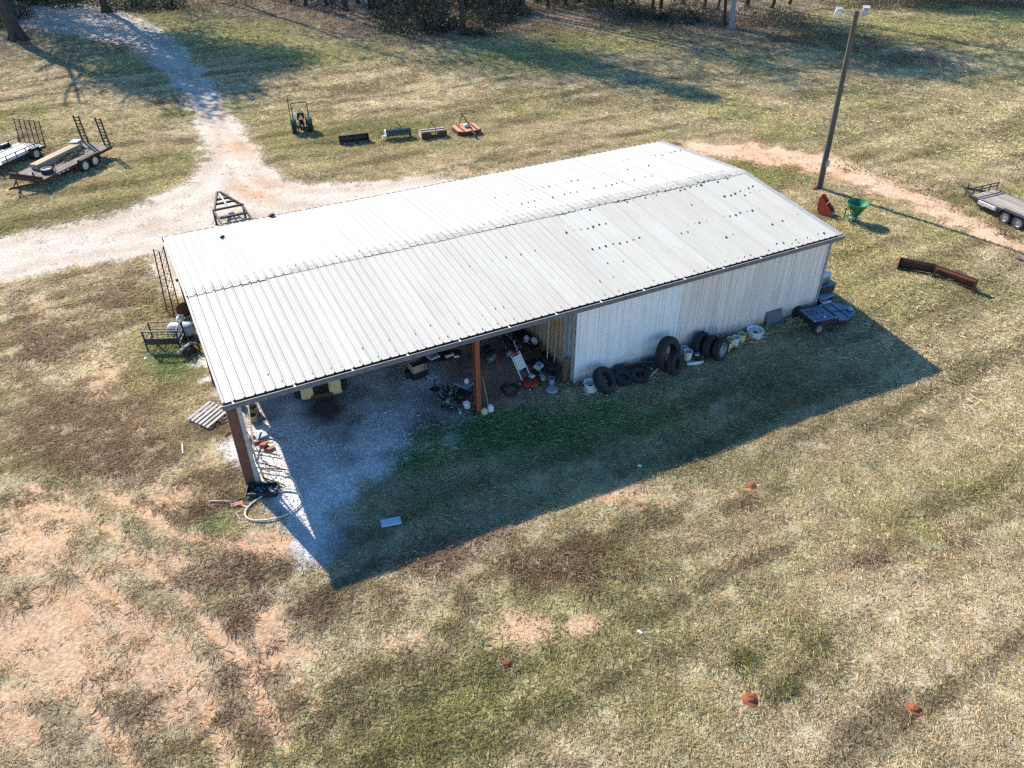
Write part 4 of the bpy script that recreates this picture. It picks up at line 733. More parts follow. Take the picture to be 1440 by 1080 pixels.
c0 = Vector((-3.62, 31.72, 0)); tf = T('flatbed_trailer', 'tandem-axle flatbed trailer with weathered wood deck and two raised ladder ramps', 'trailer', on(c0.x, c0.y), hd)
flatbed(tf, 5.7, 1.08, .62, 'deck', (-.28, -1.1), 1.19, .35, 'rustdark', .95)
for s in (-1, 1):
    m = MB(); m.beam((-2.88, s*.78-.19, .6), (-2.74, s*.78-.19, 2.35), .05, .08, (1, 0, 0)); m.beam((-2.88, s*.78+.19, .6), (-2.74, s*.78+.19, 2.35), .05, .08, (1, 0, 0))
    for k in range(9): z = .7+k*.19; x = -2.88+.14*(z-.6)/1.75; m.beam((x, s*.78-.19, z), (x, s*.78+.19, z), .035, .06)
    rp = m.build('loading_ramp', 'black', tf); MB().tube([(-2.85, s*.78, 1.15), (-3.2, s*.78, .75), (-2.9, s*.78, .58)], .022, 5).build('ramp_leg', 'black', rp)
MB().beam((2.75, -1.1, .70), (2.75, 1.1, .70), .08, .22).build('front_rail', 'rustdark', tf)
for y in (-.6, .5): MB().beam((2.7, y, .62), (2.7, y, 1.0), .06, .06).build('stake', 'rustdark', tf)
for k in range(3): MB().box((.9+k*.32, 1.118, .55), (.16, .012, .05)).build('reflector', 'white', tf)
def ontr(t, x, y, z): return t.matrix_basis @ Vector((x, y, z))
def put(name, label, cat, t, x, y, z, rz, group=None): q = ontr(t, x, y, z); return T(name, label, cat, q, t.rotation_euler.z+rz, group)
t_ = put('timber_bundle', 'long pale timber beams lying on the flatbed trailer deck', 'timber', tf, -.1, -.45, .625, .02)
for k, (y, z) in enumerate(((-.13, .08), (.13, .08), (-.13, .245), (.13, .245))): MB().box((0, y, z), (3.5+.02*k, .25, .155), ch=.008).build('beam', 'timber', t_)
t_ = put('spare_wheel', 'spare tyre lying flat at the front of the flatbed deck', 'tyre', tf, 1.75, .52, .76, 0)
wheel(t_, (0, 0, 0), .34, .21, 'bluegrey', .6, 1, 20, Matrix.Identity(3))
t_ = put('tool_box', 'blue-grey plastic tool box on the rear of the flatbed trailer', 'box', tf, -2.05, -.72, .625, .3)
MB().box((0, 0, .17), (.62, .5, .34), ch=.05).build('body', 'bluegrey', t_, True); MB().box((0, 0, .37), (.66, .54, .09), ch=.035).build('lid', 'bluegrey', t_, True)
t_ = put('scrap_iron', 'rusty iron bar and chain binder on the flatbed deck beside the spare tyre', 'scrap', tf, 1.35, .28, .63, .5)
MB().beam((-.35, 0, .04), (.45, .1, .05), .06, .05).tube([(-.3, .1, .04), (0, .3, .10), (.3, .25, .35)], .03, 6).build('bar', 'rust', t_); MB().tube([(-.2, -.2, .03), (0, -.3, .03), (.2, -.22, .03), (.3, -.1, .03)], .025, 5).build('chain', 'rustdark', t_)
q = put('green_branches', 'cut leafy branches lying on the flatbed trailer deck', 'branches', tf, -.65, .18, .63, 0)
C = rng.normal(0, 1, (160, 3))*np.array((.55, .13, .05))+np.array((0, 0, .08)); link('leaves', leafcloud(C, .17, 'leafolive'), q); MB().tube([(-.9, .05, .04), (0, -.03, .06), (.8, .08, .04)], .02, 5).tube([(-.3, 0, .05), (.2, .2, .06)], .014, 4).build('stem', 'brownwood', q)
# utility trailer with the mesh gate
gm_ = (G(25, 199, .5)+G(68, 205, .5))/2; hd2 = heading(G(68, 205, .5), G(8, 232, .5)); fwd = Vector((math.cos(hd2), math.sin(hd2), 0)); c0 = gm_+fwd*1.9
tu = T('utility_trailer', 'single-axle utility trailer with pale deck and raised mesh gate', 'trailer', on(c0.x, c0.y), hd2)
flatbed(tu, 3.7, .96, .52, 'whitedeck', (-.85,), 1.10, .34, 'black', 1.2, planks=7)
rl = MB()
for s in (-1, 1):
    rl.beam((-1.85, s*.98, .86), (1.85, s*.98, .86), .045, .045)
    for x in np.linspace(-1.83, 1.83, 6): rl.beam((x, s*.98, .5), (x, s*.98, .85), .045, .045, (1, 0, 0))
rl.beam((1.85, -.98, .86), (1.85, .98, .86), .045, .045); rl.build('side_rail', 'black', tu)
MB().box((.2, .985, .60), (2.6, .012, .20)).build('side_panel', 'white', tu)
g_ = MB(); n_ = 7
for y in np.linspace(-.95, .95, n_-1): g_.beam((-1.88, y, .5), (-2.02, y, 1.95), .035, .035, (1, 0, 0))
for z in (.55, 1.93): x = -1.88-.14*(z-.5)/1.45; g_.beam((x, -.95, z), (x, .95, z), .04, .04)
gate = g_.build('tailgate', 'black', tu)
ms = MB()
for z in np.arange(.6, 1.9, .075): x = -1.885-.14*(z-.5)/1.45; ms.tube([(x, -.94, z), (x, .94, z)], .0045, 3, False)
for y in np.arange(-.9, .93, .075): ms.tube([(-1.885, y, .55), (-2.02, y, 1.92)], .0045, 3, False)
ms.build('wire_mesh', 'rustdark', gate)
t_ = put('black_tarp', 'black crumpled tarp bundle on the utility trailer deck', 'tarp', tu, .75, -.45, .525, 0)
m = MB().lathe([(.34, 0), (.40, .08), (.30, .2), (.15, .28), (.03, .30)], 12); m.v = [(x*(1+.3*random.uniform(-1, 1)), y*(1+.3*random.uniform(-1, 1)), z*random.uniform(.8, 1.1)) for x, y, z in m.v]; m.build('bundle', 'blackmatt', t_)
# trailer by the dirt track
M['middeck'] = mat('worn_deck', (.29, .25, .21), (.18, .15, .125), 7, .9, 0, .3, c3=(.36, .32, .27), rnd=.25, stretch=(.15, 1, 1))
w1, w2 = G(1406, 313), G(1424, 321); hd3 = R(88); tr_ = T('flatbed_trailer', 'tandem-axle trailer with pale plank deck beside the orange dirt track', 'trailer', on(40.78, 2.2), hd3); tr_.scale = (.94, .94, .94)
flatbed(tr_, 5.3, 1.05, .66, 'middeck', (.10, -.72), 1.19, .36, 'black', 1.2, rims='silver')
m = MB()
for z in (.95, 1.12): m.beam((2.55, -1.02, z), (2.55, 1.02, z), .06, .05)
for y in (-1.0, -.35, .35, 1.0): m.beam((2.55, y, .7), (2.55, y, 1.12), .05, .05, (1, 0, 0))
m.build('front_rail', 'black', tr_)
MB().box((1.4, 1.10, .52), (1.2, .06, .22), ch=.02).build('ramp_carrier', 'galv', tr_); MB().box((.95, 1.15, .6), (.14, .05, .12)).build('marker_light', 'white', tr_)
# black A-frame behind the shed
a, c_, d_ = G(307, 272, .75), G(303.5, 312, .1), G(346, 307, .1); ctr = (c_+d_)/2
ta = T('trailer_frame', 'black steel A-frame trailer tongue standing on the gravel behind the shed', 'trailer frame', on(ctr.x, ctr.y), heading(ctr, a))
m = MB(); m.beam((-.1, .72, .78), (2.0, .10, .84), .08, .16); m.beam((-.1, -.72, .78), (2.0, -.10, .84), .08, .16); m.box((2.05, 0, .84), (.22, .26, .12), ch=.02); m.build('tongue_rail', 'black', ta)
for x, yy in ((.05, .70), (.75, .52), (1.3, .33)): MB().beam((x, -yy, .78), (x, yy, .78), .09, .10).build('cross_member', 'black', ta)
for s in (-1, 1): MB().beam((.0, s*.74, .0), (.0, s*.74, .85), .10, .10, (1, 0, 0)).box((0, s*.74, .01), (.2, .2, .03)).build('leg', 'black', ta)
MB().beam((.0, -.70, .36), (.0, .70, .36), .06, .08).build('lower_bar', 'black', ta); MB().beam((.4, .0, .80), (1.9, .0, .86), .07, .05).build('winch_bar', 'galv', ta)
m = MB()
for s in (-1, 1): m.beam((-.1, s*.72, .74), (-2.6, s*.72, .66), .08, .16)
for x in (-.9, -1.7, -2.55): m.beam((x, -.7, .70), (x, .7, .70), .07, .1)
m.build('rear_frame', 'black', ta)
for s in (-1, 1): wheel(ta, (-1.7, s*.88, .34), .34, .2, 'silver', .6, s)
# ---- light pole
b0 = onp(1152, 265); pl = T('light_pole', 'tall dark wooden light pole with two floodlights', 'light pole', b0)
lean = Vector((-.26, .10, 0)); top = Vector((0, 0, 9.35))+lean
MB().tube([Vector((0, 0, -.3)), top*.33, top*.66, top], [.17, .155, .135, .115], 12).build('pole', 'polewood', pl, True)
rt = Vector(RR); bk = Vector((-.457, -.889, 0))
def flood(dx, dz, tilt, yw):
    c = top+rt*dx+Vector((0, 0, dz)); rot = rotz(yw) @ rotx(tilt)
    h_ = MB().box((0, 0, 0), (.30, .18, .44), ch=.05).box((0, .10, 0), (.25, .05, .36), ch=.02).build('floodlight', 'lamp', pl, False, c, rot.to_euler())
    MB().box((0, -.095, 0), (.25, .012, .37)).build('lens', 'glass', h_); MB().box((0, .0, .25), (.34, .24, .03)).build('hood', 'lamp', h_)
    MB().tube([top-Vector((0, 0, .25)), top+rt*dx*.6+Vector((0, 0, -.12)), c-Vector((0, 0, .22))], .025, 6).tube([top-Vector((0, 0, .75)), c-Vector((0, 0, .3))], .015, 5).build('bracket', 'lamp', pl)
flood(-.95, -.12, .35, -.3); flood(.42, -.05, -.35, 2.4)
MB().box((.0, -.16, 1.5), (.22, .14, .34), ch=.02).build('switch_box', 'lamp', pl)
cl = tag(MB().lathe([(.22, -.05), (.20, .06), (.12, .15), (.03, .18)], 11).build('clay_heap', 'clay', None, True, on(b0.x-.32, b0.y+.02, .02)), 'small heap of red clay at the foot of the light pole', 'soil heap')
# ---- orange scoop and green spreader
M['scoopred'] = mat('bright_red_paint', (.52, .09, .045), (.40, .07, .04), 7, .5); t_ = T('dirt_scoop', 'orange-red steel dirt scoop standing on the grass by the pole', 'scoop', onp(1158, 301), R(-63)); t_.scale = (.8, .85, .95)
MB().prism([(.45, 0), (.62, .10), (.5, .35), (-.30, 1.05), (-.42, 1.02), (-.45, .5), (-.2, .05)], .04, (0, .30, 0)).build('side_plate', 'scoopred', t_)
MB().prism([(.45, 0), (.62, .10), (.5, .35), (-.30, 1.05), (-.42, 1.02), (-.45, .5), (-.2, .05)], .04, (0, -.30, 0)).build('side_plate', 'scoopred', t_)
m = MB(); m.beam((-.43, 0, 1.0), (-.40, 0, .25), .58, .03, (1, 0, 0)); m.beam((-.40, 0, .28), (-.12, 0, .04), .58, .03); m.beam((-.12, 0, .03), (.5, 0, .03), .58, .03); m.build('pan', 'scoopred', t_)
MB().beam((.55, -.3, .18), (.55, .3, .18), .10, .16).build('cutting_lip', 'deck2', t_); MB().tube([(.05, -.3, .62), (.2, 0, .78), (.05, .3, .62)], .03, 6).build('bail_handle', 'deck2', t_)
for s in (-1, 1): MB().beam((-.4, s*.24, .8), (-.75, s*.26, .55), .05, .03).build('hitch_lug', 'orange', t_)
t_ = T('cone_spreader', 'green cone-shaped fertilizer spreader standing on the grass', 'spreader', onp(1200, 311), R(170))
MB().lathe([(.16, .28), (.53, .98), (.545, .985), (.545, 1.02), (.515, 1.02), (.14, .32), (.10, .30)], 28).build('hopper', 'green', t_, True)
MB().lathe([(.54, .97), (.565, .98), (.565, 1.03), (.54, 1.035)], 28, closed=True).build('rim', 'green', t_, True)
MB().lathe([(.24, .16), (.25, .18), (.24, .20)], 18).build('spinner_disc', 'galv', t_); MB().box((0, 0, .09), (.22, .22, .18), ch=.03).build('gearbox', 'black', t_)
m = MB(); m.tube([(.36, -.32, .0), (.40, -.32, .62), (.40, 0, .86), (.40, .32, .62), (.36, .32, .0)], .035, 7); m.beam((.38, -.32, .2), (0, -.18, .24), .05, .04); m.beam((.38, .32, .2), (0, .18, .24), .05, .04); m.beam((.38, -.34, .22), (.38, .34, .22), .05, .05); m.build('hitch_frame', 'green', t_)
MB().tube([(.3, .1, .3), (.42, .12, .7)], .02, 6).build('lever', 'galv', t_); MB().tube([(.05, .05, .42), (.05, .05, .62)], .03, 6).build('agitator', 'galv', t_)
# ---- two rusty blades
def blade(name, label, a, b_, hgt, endA, endB, mt, back):
    a = Vector(on(a.x, a.y)); b_ = Vector(on(b_.x, b_.y)); ln = (b_-a).length; t = T(name, label, 'blade', (a+b_)/2, heading(a, b_))
    A = np.linspace(-.75, .95, 8); r = hgt*.62
    po = [(.30-math.cos(q)*r, hgt*.47+math.sin(q)*r) for q in A]; pi_ = [(.30-math.cos(q)*(r-.03), hgt*.47+math.sin(q)*(r-.03)) for q in A[::-1]]
    MB().prism(po+pi_, ln, (0, 0, 0), rotz(-math.pi/2) @ Matrix.Scale(-1, 3, (1, 0, 0))).build('moldboard', mt, t)
    MB().box((0, -.12, .04), (ln, .03, .10)).build('cutting_edge', 'rustdark', t); MB().beam((-ln/2, -.03, hgt+.0), (ln/2, -.03, hgt+.0), .06, .04).build('top_rib', 'rustdark', t)
    for e, x in ((endA, -ln/2), (endB, ln/2)):
        if e: MB().prism([(-.36, 0), (.12, 0), (.10, hgt+.03), (-.16, hgt+.03)], .025, (x, 0, 0), rotz(math.pi/2)).build('end_plate', 'rustdark', t)
    if back: MB().beam((-.1, .1, .35), (.45, .28, .35), .1, .1).box((.15, .22, .42), (.5, .14, .10)).build('mounting_arm', 'black', t)
    return t
blade('grader_blade', 'dark rusty U-shaped scraper box on the grass past the right end of the shed', G(1262, 376), G(1312, 386), .52, True, True, 'rustdark', False)
blade('grader_blade', 'reddish rusty curved grader blade with a black mounting arm', G(1310, 383), G(1369, 409), .50, False, True, 'rust', True)
for k, (px, py) in enumerate(((1268, 377), (1275, 378.5), (1282, 380))): tag(MB().lathe([(.05, 0), (.07, .04), (.05, .09), (.02, .11)], 8).build('clod', 'rustdark', None, True, onp(px, py)), 'small dark clod in front of the U-shaped scraper box', 'clod', 'clods by the scraper box')
# ---- low black cart at the shed corner
t_ = T('black_cart', 'low black tow cart with perforated deck at the front right shed corner', 'cart', on(23.45, -.72), R(-8))
dk = MB().box((0, 0, .47), (1.14, 1.12, .04)).build('deck', 'mesh', t_)
hl = MB()
for cx_, cy_ in ((-.28, .30), (-.05, .30), (-.28, .05), (.05, .05), (.05, -.28), (.28, -.30), (-.25, -.30), (.3, .02)):
    for k in range(9): a = k*.7; r = .02+.011*k; hl.lathe([(.022, .491), (.022, .497)], 6, (cx_+math.cos(a)*r*1.2, cy_+math.sin(a)*r, 0))
hl.build('deck_holes', 'black', dk)
for (x, y, dx, dy) in ((0, -.57, 1.18, .04), (0, .57, 1.18, .04), (-.58, 0, .04, 1.16), (.58, 0, .04, 1.16)): MB().box((x, y, .40), (dx, dy, .24)).build('side_panel', 'black', t_)
MB().prism([(.62, -.60), (1.0, -.72), (1.72, -.30), (1.78, .05), (1.25, .72), (.62, .62)], .05, (0, 0, .40), rotx(-math.pi/2)).build('nose_plate', 'bluetint', t_)
MB().beam((.66, .0, .432), (1.72, -.05, .432), .05, .02).beam((1.12, -.62, .432), (1.12, .62, .432), .05, .02).build('nose_rib', 'black', t_)
MB().prism([(.66, -.56), (1.0, -.66), (1.66, -.28), (1.72, .05), (1.22, .66), (.66, .58)], .24, (0, 0, .25), rotx(-math.pi/2)).build('nose_skirt', 'black', t_)
for s in (-1, 1): wheel(t_, (-.42, s*.70, .27), .27, .16, 'silver', .55, s)
wheel(t_, (1.25, -.2, .12), .12, .08, 'silver', .5, -1, 12)
for x, y in ((.5, -.52), (-.52, -.50), (.52, .5)): MB().lathe([(.035, .49), (.035, .53), (.02, .54)], 8, (x, y, 0)).build('corner_bolt', 'white', t_)
tag(MB().box((0, 0, .012), (.17, .07, .024), ch=.006).build('bright_bracket', 'white', None, False, (23.5, -1.06, Zs(23.45, -.72)+.497), (0, 0, .4)), 'small bright metal bracket lying on the perforated cart deck', 'bracket')
tag(MB().lathe([(.10, 0), (.13, .05), (.10, .12), (.03, .14)], 10).build('pale_pot', 'bluegrey', None, True, (24.98, -1.02, Zs(23.45, -.72)+.43)), 'small pale pot on the nose of the black cart', 'pot')
M['lamp2'] = mat('dark_grey_sheet', (.10, .105, .12), (.14, .145, .16), 4, .6)
# ================================================================ THINGS ROUND THE SHED
def axrot(ax): return Vector((0, 0, 1)).rotation_difference(Vector(ax).normalized()).to_matrix()
def loose_tyre(label, px, py, Ro, Wd, ax, ri=.56, rim=None, group=None, name='tyre', dz=0.):
    ax = Vector(ax).normalized(); s = math.sqrt(max(0, 1-ax.z**2)); q = onp(px, py); rot = axrot(ax)
    t = T(name, label, 'tyre', (q.x, q.y, q.z+Ro*s+Wd/2*abs(ax.z)+dz-.01), 0, group)
    m = MB().lathe(tyre_prof(Ro, Ro*ri, Wd), 26, rot=rot, closed=True)
    for k in range(30):
        a = 2*math.pi*k/30
        for sd in (-1, 1): m.box(rot @ Vector((math.cos(a+.05*sd)*Ro, math.sin(a+.05*sd)*Ro, sd*Wd*.2)), (.02, Ro*.07, Wd*.26), rot @ rotz(a+.05*sd))
    o = m.build('casing', 'rubber', t, True)
    if rim:
        Ri = Ro*ri; w_ = Wd; r = MB().lathe([(Ri*1.02, w_*.42), (Ri*.93, w_*.43), (Ri*.87, w_*.15), (Ri*.5, w_*.05), (Ri*.4, w_*.25), (.001, w_*.27)], 24, rot=rot, cap0=False)
        r.build('rim', rim, t, True)
        h_ = MB()
        for k in range(5): a = 2*math.pi*k/5; h_.lathe([(Ri*.13, w_*.13), (Ri*.13, w_*.16)], 8, rot @ Vector((math.cos(a)*Ri*.68, math.sin(a)*Ri*.68, 0)), rot)
        h_.build('rim_hole', 'black', t)
    return t
def bucket(label, px, py, mt='white', s=1., group=None, loc=None, handle=True, name='bucket', rx=0.):
    q = Vector(loc) if loc else onp(px, py); t = T(name, label, 'bucket', q, random.uniform(0, 6), group, rx); t.scale = (s, s, s)
    MB().lathe([(.125, 0), (.15, .36), (.158, .36), (.158, .385), (.145, .385), (.12, .04), (.02, .03)], 18).build('pail', mt, t, True)
    if handle: MB().tube([(math.cos(a)*.16, math.sin(a)*.02-.10*math.sin(a), .36-.08*math.sin(a)) for a in np.linspace(0, math.pi, 9)], .005, 4).build('handle', 'galv', t)
    return t
def wheelrim(label, px, py, Ro, hgt, mt, loc=None):
    q = Vector(loc) if loc else onp(px, py); t = T('wheel_rim', label, 'wheel rim', q, random.random()*6)
    MB().lathe([(Ro*.8, 0), (Ro, .02), (Ro*.98, .05), (Ro*.84, .08), (Ro*.80, hgt*.5), (Ro*.84, hgt-.08), (Ro*.98, hgt-.05), (Ro, hgt-.02), (Ro*.96, hgt), (Ro*.80, hgt-.05), (Ro*.76, hgt*.5), (Ro*.76, .03)], 26, closed=True).build('barrel', mt, t, True)
    MB().lathe([(Ro*.77, hgt*.42), (Ro*.45, hgt*.55), (Ro*.28, hgt*.55), (Ro*.28, hgt*.5), (Ro*.45, hgt*.5), (Ro*.77, hgt*.36)], 26, closed=True).build('disc', mt, t, True); return t
# along the white front wall
wheelrim('white steel wheel rim on the grass under the leaning tyre by the shed corner', 830, 547, .27, .34, 'white')
loose_tyre('worn tyre leaning on a white rim at the open corner of the siding', 849, 548, .52, .30, (.42, -.60, .68), .58)
t_ = T('black_sheet', 'crumpled black rubber sheeting lying along the foot of the white wall', 'sheeting', on(14.55, -.32), R(-3))
m = MB(); nu, nv = 16, 7; vs = []
for i in range(nu):
    for j in range(nv):
        u = i/(nu-1); v = j/(nv-1); vs.append((-1.0+2.0*u, (-.30+.62*v)*(1-.25*abs(u-.4)), .05+.16*vn(np.array(u*5), np.array(v*4), 1, 3)+.22*v*v*(.5+.5*math.sin(u*7))))
m.add(vs, [(i*nv+j, (i+1)*nv+j, (i+1)*nv+j+1, i*nv+j+1) for i in range(nu-1) for j in range(nv-1)]); m.build('sheet', 'blackmatt', t_, True)
loose_tyre('flat black tyre half hidden in the black sheeting along the wall', 876, 536, .36, .2, (.1, -.25, .97), .55); loose_tyre('second flat tyre beside the black sheeting along the wall', 899, 533, .33, .18, (-.1, -.3, .95), .55)
t_ = tag(MB().tube([on(14.2, -.1, .35), on(15.1, -.18, .30), on(15.9, -.3, .10)], .022, 6).build('wood_pole', 'brownwood'), 'thin brown wooden pole leaning over the black sheeting', 'pole')
tag(MB().tube([on(15.0, -.75, .04), on(15.9, -.45, .28)], .016, 6).build('white_pipe', 'white'), 'thin white pipe propped against the large tyre', 'pipe')
loose_tyre('large tractor tyre standing against the white wall', 936, 517, .66, .34, (.35, -.9, .22), .60); loose_tyre('smaller tyre leaning in front of the large tractor tyre', 947, 525, .45, .27, (.45, -.86, .2), .5)
bucket('white bucket beside the large tyre, nearer the wall', 961, 498, 'white', .95); bucket('white bucket beside the large tyre, with a drip-stained side', 966, 506, 'white', 1.15)
t_ = tag(MB().add([], []).build('curved_strip', 'white') if False else MB().tube([on(16.75, -.72, .05), on(16.95, -.83, .10), on(17.2, -.88, .09), on(17.45, -.84, .05)], [.05, .07, .07, .04], 8).build('curved_guard', 'white', None, True), 'white curved plastic guard on the grass below the white buckets', 'guard')
t_ = T('small_engine', 'small black and grey engine on the grass between bucket and wheels', 'engine', on(17.35, -.55), .5)
MB().box((0, 0, .10), (.34, .26, .2), ch=.04).build('block', 'black', t_); MB().lathe([(.12, .2), (.13, .24), (.10, .28), (.02, .29)], 14).build('flywheel_cover', 'silver', t_, True); MB().tube([(.1, .1, .15), (.25, .15, .22), (.28, .02, .1)], .025, 6).build('exhaust', 'rust', t_)
loose_tyre('black tyre standing at the wall end of the row of three', 983, 495, .46, .26, (.36, -.92, .12), .5); loose_tyre('middle tyre of the row of three standing wheels', 997, 500, .46, .26, (.36, -.92, .12), .5)
loose_tyre('truck wheel with silver rim at the outer end of the standing row', 1011, 504, .47, .27, (.36, -.92, .14), .60, 'silver', name='truck_wheel')
for (px, py, mt, lb) in ((1021, 493, 'cream', 'yellowish bucket touching the silver-rimmed truck wheel'), (1025.5, 488, 'cream', 'yellow-rimmed bucket second from the truck wheel'), (1033, 485.5, 'white', 'white bucket between the yellowish ones'), (1041.5, 481, 'cream', 'yellowish bucket nearest the flat white rim')): bucket(lb, px, py, mt, 1.05)
wheelrim('white wheel rim lying flat by the wall past the buckets', 1061, 471, .36, .26, 'white')
tag(MB().box((0, 0, .33), (.82, .03, .68), ch=.005).build('metal_sheet', 'lamp2', None, False, on(21.75, -.06, -.02), (-.16, 0, R(-2))), 'dark grey sheet panel leaning on the white wall', 'panel')
# stack behind the right corner
sx, sy = 24.86, .55; z0 = Zs(sx, sy)
def bin_(name, label, cx, cy, z, dx, dy, dz, mt, lid=None, rz=0., cat='bin'):
    t = T(name, label, cat, (cx, cy, z), rz); m = MB().box((0, 0, dz/2), (dx, dy, dz), ch=.03); m.build('body', mt, t)
    if lid: MB().box((0, 0, dz+.02), (dx+.06, dy+.06, .06), ch=.02).build('lid', lid, t)
    else: MB().beam((-dx/2-.02, -dy/2, dz-.03), (dx/2+.02, -dy/2, dz-.03), .04, .06).beam((-dx/2-.02, dy/2, dz-.03), (dx/2+.02, dy/2, dz-.03), .04, .06).build('rim', mt, t)
    return t
bin_('storage_bin', 'black storage bin at the bottom of the stack behind the shed corner', sx-.02, sy-.1, z0, .78, .7, .42, 'blackmatt', 'bluegrey', .1); bin_('storage_bin', 'wide dark blue-grey bin in the middle of the stack behind the shed corner', sx+.1, sy+.15, z0+.48, .95, .7, .36, 'blackmatt', 'bluetint', -.1)
bin_('storage_bin', 'dark bin with pale lid near the top of the stack behind the shed corner', sx+.02, sy+.2, z0+.9, .62, .55, .38, 'bluetint', 'white', .15); bucket('white pail on top of the stack behind the shed corner', 0, 0, 'white', .62, loc=(sx-.08, sy+.35, z0+1.335), name='pail')
tag(MB().tube([on(24.3, -.02, .10), on(25.2, .0, .14)], .025, 6).build('steel_pipe', 'galv'), 'short bright steel pipe lying at the foot of the bin stack', 'pipe')
tag(MB().prism([(-.3, 0), (.3, 0), (.34, .03), (-.28, .04)], .4).build('folded_sheet', 'galv', None, False, on(24.75, .08, .25), (.5, .1, .2)), 'folded bright sheet metal leaning on the bottom bin', 'sheet')
# open bay, left end
t_ = T('wood_pallet', 'grey slatted wooden pallet tilted beside the corner post', 'pallet', on(-.36, 4.05, .02), R(33), ry=R(-5))
for k in range(6): MB().box((0, -.45+k*.18, .13), (1.05, .105, .022)).build('slat', 'greywood', t_)
for x in (-.46, 0, .46): MB().box((x, 0, .065), (.05, 1.0, .09)).build('runner', 'greywood', t_)
for k, (px, py) in enumerate(((358, 592), (359, 581))):
    t_ = T('clay_pipe', ('clay pipe section standing open nearest the front on the sunlit gravel', 'clay pipe section standing open behind the other one on the sunlit gravel')[k], 'pipe', onp(px, py-1), 0, rx=R(14), ry=R(-6))
    MB().lathe([(.14, 0), (.15, .02), (.15, .30), (.165, .31), (.165, .36), (.145, .365), (.135, .34), (.135, .05)], 20, closed=True).build('pipe_wall', 'terracotta', t_, True)
def lean(name, label, cat, a, b_, w_, h_, mt, tube=False):
    a = Vector(a); b_ = Vector(b_); m = MB(); (m.tube([a, a.lerp(b_, .5)+Vector((.015, .01, -.01)), b_], w_, 6) if tube else m.beam(a, b_, w_, h_, ch=.004)); return tag(m.build(name, mt), label, cat)
lean('wood_board', 'pale board leaning inside the brown corner post', 'board', on(.62, .25), (.36, .30, 2.5), .10, .035, 'greywood')
lean('wood_board', 'thin pale batten lying from the corner post towards the clay pipes', 'board', on(.55, 1.0, .04), on(.95, 3.4, .75), .05, .03, 'timber')
lean('steel_rod', 'thin bright steel rod leaning at the corner post', 'rod', on(.85, .1), (.40, .42, 2.2), .014, 0, 'galv', True)
lean('wood_board', 'second pale board standing beside the corner post base', 'board', on(.5, .1), (.36, .2, 1.7), .07, .03, 'timber')
lean('wood_board', 'short brown plank on the gravel by the red bricks', 'board', on(1.25, 2.0, .04), on(1.75, 1.55, .05), .09, .03, 'deck2')
for k, (x, y, z, rz) in enumerate(((.95, 1.75, 0, .3), (1.02, 1.5, 0, 1.2), (1.0, 1.62, .085, .7), (.82, 1.95, 0, .1), (.68, 2.3, 0, .5), (1.15, 1.42, 0, .2))): tag(MB().box((0, 0, .042), (.27, .13, .085), ch=.006).build('red_block', 'brick', None, False, on(x, y, z), (0, 0, rz)), 'red-orange block in the heap beside the corner post', 'block', 'red blocks by the corner post')
tag(MB().box((0, 0, .06), (.40, .3, .12), ch=.02).build('grey_box', 'bluegrey', None, False, on(1.02, 2.18), (0, 0, .2)), 'flat pale grey box behind the red blocks', 'box')
for k in range(7):
    a = on(.45+random.uniform(0, .3), .3+.3*k+random.uniform(-.2, .2), .06+.05*(k % 3)); b_ = on(.95+random.uniform(-.15, .4), -.2+.3*k+random.uniform(-.4, .4), .08+.3*(k % 2)*random.random()); lean('scrap_bar', 'dark scrap iron bar in the tangle at the corner post', 'scrap', a, b_, .022, 0, 'rustdark', True)['group'] = 'scrap iron tangle'
t_ = T('black_tub', 'low black tub at the foot of the corner post', 'tub', onp(370, 692), R(-22)); tb = MB()
for (x, y, dx, dy) in ((0, -.24, .95, .03), (0, .24, .95, .03), (-.47, 0, .03, .46), (.47, 0, .03, .46)): tb.box((x, y, .09), (dx, dy, .18))
tb.box((0, 0, .02), (.92, .46, .03)); tb.build('tub_shell', 'blackmatt', t_)
tag(MB().lathe([(.08, 0), (.10, .05), (.07, .12), (.02, .14)], 9).build('pale_stone', 'greywood', None, True, onp(350, 699)), 'pale stone beside the black tub', 'stone')
pts = []
for k in range(34):
    a = R(150)-k*R(15.5); r = .86+.03*math.sin(k*.7)+.0012*k; q = on(.62+math.cos(a)*r*.98, -1.12+math.sin(a)*r*.66, .03+.0015*k); pts.append(q)
pts = [on(-1.15, -.15, .03), on(-.8, -.28, .03), on(-.45, -.45, .03)]+pts
pts += [on(1.45, -.4, .08), on(1.25, .3, .10)]
tag(MB().tube(pts, .027, 6).build('pale_hose', 'hose', None, True), 'pale coiled hose lying in a loop on the ground at the corner post', 'hose')
tag(MB().beam(onp(325, 712, .04), onp(342, 708, .05), .16, .03).build('broken_board', 'orange'), 'orange-stained broken board beside the end of the hose', 'board')
tag(MB().tube([onp(332, 722, .03), onp(338, 731, .03)], .018, 5).build('stick', 'greywood'), 'short pale stick on the grass beside the hose loop', 'stick'); tag(MB().tube([onp(257, 626, .03), onp(258, 640, .03)], .025, 5).build('stick', 'white'), 'white stick lying alone on the grass left of the shed', 'stick')
tag(MB().beam(onp(316, 615, .05), onp(324, 606, .1), .05, .03).build('stake', 'brownwood'), 'small brown stake on the grass outside the corner post', 'stake')
t_ = T('plastic_lid', 'pale blue flat plastic lid lying on the shaded grass', 'lid', onp(550, 735), R(-12)); MB().box((0, 0, .045), (.62, .33, .05), ch=.02).build('plate', 'concrete', t_); MB().box((0, 0, .075), (.52, .25, .015), ch=.005).build('raised_panel', 'concrete', t_)
